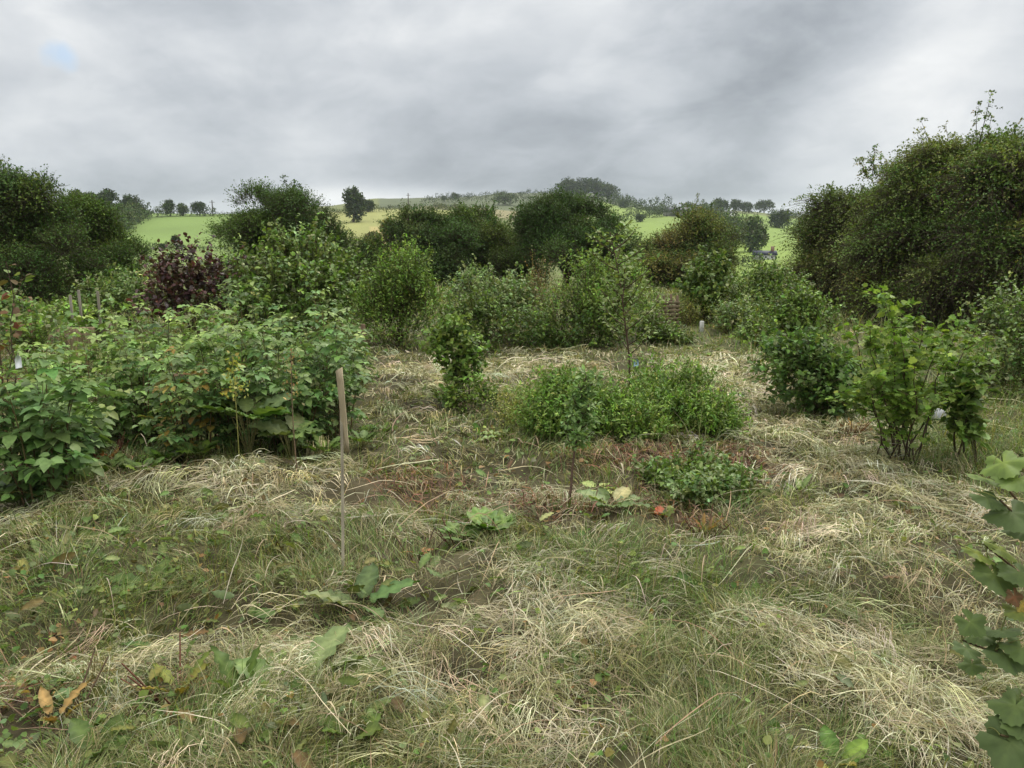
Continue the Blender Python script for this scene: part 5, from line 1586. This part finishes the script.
rg = np.random.default_rng(12)
a = Acc()
c = gp(936, 446); c = ground_base(c[0], 5.75) if False else ground_base(px(936, 430, 6.6)[0], 6.6)
nt_, np_ = 14, 9
th_, ph_ = np.meshgrid(np.linspace(0, 2 * math.pi, nt_, endpoint=False), np.linspace(.02, math.pi - .02, np_), indexing='ij')
d = np.stack([np.cos(th_) * np.sin(ph_), np.sin(th_) * np.sin(ph_), np.cos(ph_)], -1)
rad = .8 + .5 * vn3(d * 1.7 + 3, 4)
V = d * rad[..., None] * [.062, .05, .062] + c + [0, 0, .05]
i, j = np.meshgrid(np.arange(nt_), np.arange(np_ - 1), indexing='ij')
ii = (i + 1) % nt_
Fq = np.stack([i * np_ + j, i * np_ + j + 1, ii * np_ + j + 1, ii * np_ + j], -1).reshape(-1, 4)
a.add(V, Fq, np.array([.42, .43, .45]))
tag(a.build('boulder', M_WALL, None, c, smooth=True), 'pale grey stone standing behind the vase shaped bush', 'stone')

# ------------------------------------------------------------------ near blackcurrant bush at the right edge
def near_bush():
    rng = np.random.default_rng(801)
    b = ground_base(1.62, 1.85)
    t = thing('blackcurrant_bush', tuple(b), 'near bush with lobed currant leaves reaching in at the right edge', 'currant bush')
    wood, lf = Acc(), Acc()
    tips = [px(992, 470, 1.75), px(985, 545, 1.75), px(1000, 500, 1.7), px(962, 640, 1.7), px(995, 650, 1.65), px(1000, 735, 1.55), px(1040, 440, 1.8), px(1060, 560, 1.7), px(1075, 680, 1.6), px(1080, 480, 1.9)]
    tg = np.array(tips); n = len(tg)
    f = np.repeat(b[None], n, 0) + rng.normal(0, .04, (n, 3)) * [1, 1, 0]
    mid = f + (tg - f) * np.array([.35, .4, .75])
    Q = bez(f, mid, tg, 9)
    tubes(wood, Q, np.linspace(1, .4, 9)[None] * np.full((n, 1), .006), palette(rng, n, [(.13, .09, .05)], .12), 7)
    L1, L2, L3 = (.14, .20, .04), (.07, .115, .035), (.055, .09, .045)
    spec = [(1003, 462, 1.74, .085, (.15, .23, .05)), (985, 478, 1.78, .075, (.13, .20, .045)), (1018, 478, 1.70, .085, (.12, .19, .04)), (986, 497, 1.72, .07, L3), (1012, 512, 1.70, .10, L3),
            (976, 552, 1.74, .07, (.22, .27, .06)), (1000, 548, 1.75, .07, (.20, .25, .06)), (994, 574, 1.70, .09, (.08, .12, .06)), (1020, 572, 1.68, .09, (.07, .11, .05)), (1022, 530, 1.72, .08, L2),
            (970, 622, 1.68, .06, L2), (982, 634, 1.70, .065, L2), (966, 648, 1.67, .055, L3), (1004, 630, 1.66, .07, L3), (1006, 655, 1.64, .085, L3), (1022, 648, 1.63, .075, L2), (972, 664, 1.68, .05, L2),
            (1016, 705, 1.6, .09, L2), (1010, 742, 1.55, .12, L3), (1024, 722, 1.58, .10, L2), (1018, 610, 1.66, .06, (.17, .2, .06))]
    P, D, S, C = [], [], [], []
    E0, E1 = [], []
    allq = Q.reshape(-1, 3)
    for u, v, Y, s, c in spec:
        p = px(u, v, Y)
        az = rng.uniform(-2.6, -.5)
        d = np.array([math.cos(az), math.sin(az), rng.uniform(-.5, .05)])
        P.append(p - nrm(d) * s * .4); D.append(d); S.append(s * 1.0); C.append(c)
        i = np.argmin(np.linalg.norm(allq - p, axis=1))
        E0.append(allq[i]); E1.append(P[-1])
    for _ in range(110):                       # the rest of the bush, outside the frame
        k = rng.integers(0, n); f_ = rng.uniform(.35, 1)
        p = Q[k, int(f_ * 8)] + rng.normal(0, .06, 3) + [.12, 0, 0]
        if p[0] < 0.70 * p[1] + .02:
            continue
        az = rng.uniform(0, 6.28)
        d = np.array([math.cos(az), math.sin(az), rng.uniform(-.3, .3)])
        P.append(p); D.append(d); S.append(rng.uniform(.05, .095)); C.append(palette(rng, 1, [L1, L2, L3], .15)[0])
        i = np.argmin(np.linalg.norm(allq - p, axis=1)); E0.append(allq[i]); E1.append(p)
    E0, E1 = np.array(E0), np.array(E1)
    tubes(wood, bez(E0, (E0 + E1) / 2 + [0, 0, .012], E1, 5), np.full((len(E0), 5), .0016), np.array([.15, .17, .05]), 5)
    m = len(P)
    camdir = np.array([0, -.25, 0])
    place_leaves(lf, np.array(P), np.array(D), nrm(UPV + camdir + .55 * rsph(rng, m)), np.array(S) * 1.1, np.array(C) * [.60, .56, .40], LOBED)
    wood.build('stems', M_STEM, t, b)
    lf.build('leaves', M_GLOSS, t, b, smooth=True)
    # one withered red and yellow leaf
    w = Acc()
    place_leaves(w, np.array([px(1012, 590, 1.66), px(1018, 600, 1.66)]), np.array([[.2, -.4, -.8], [.5, -.2, -.6]]), np.array([[0, -.8, .5], [.2, -.8, .4]]), np.array([.04, .035]),
                 np.array([[.12, .02, .025], [.30, .19, .06]]), LOBED)
    tag(w.build('withered_leaf', M_GLOSS, t, b), 'withered red and yellow leaf')


near_bush()


# ------------------------------------------------------------------ moist air over the valley
def haze():
    m, N, L = new_mat('moist_air')
    out = N.new('ShaderNodeOutputMaterial')
    v = N.new('ShaderNodeVolumePrincipled')
    v.inputs['Color'].default_value = (.80, .88, .97, 1)
    v.inputs['Density'].default_value = HAZE
    v.inputs['Anisotropy'].default_value = .2
    L.new(v.outputs[0], out.inputs['Volume'])
    a = Acc()
    box(a, (0, 0, -40), (7000, 7000, 150), 0, (.8, .8, .8))
    o = a.build('haze', m)
    tag(o, 'thin bluish haze over the far hills', 'haze', kind='stuff')


HAZE = .00014
haze()
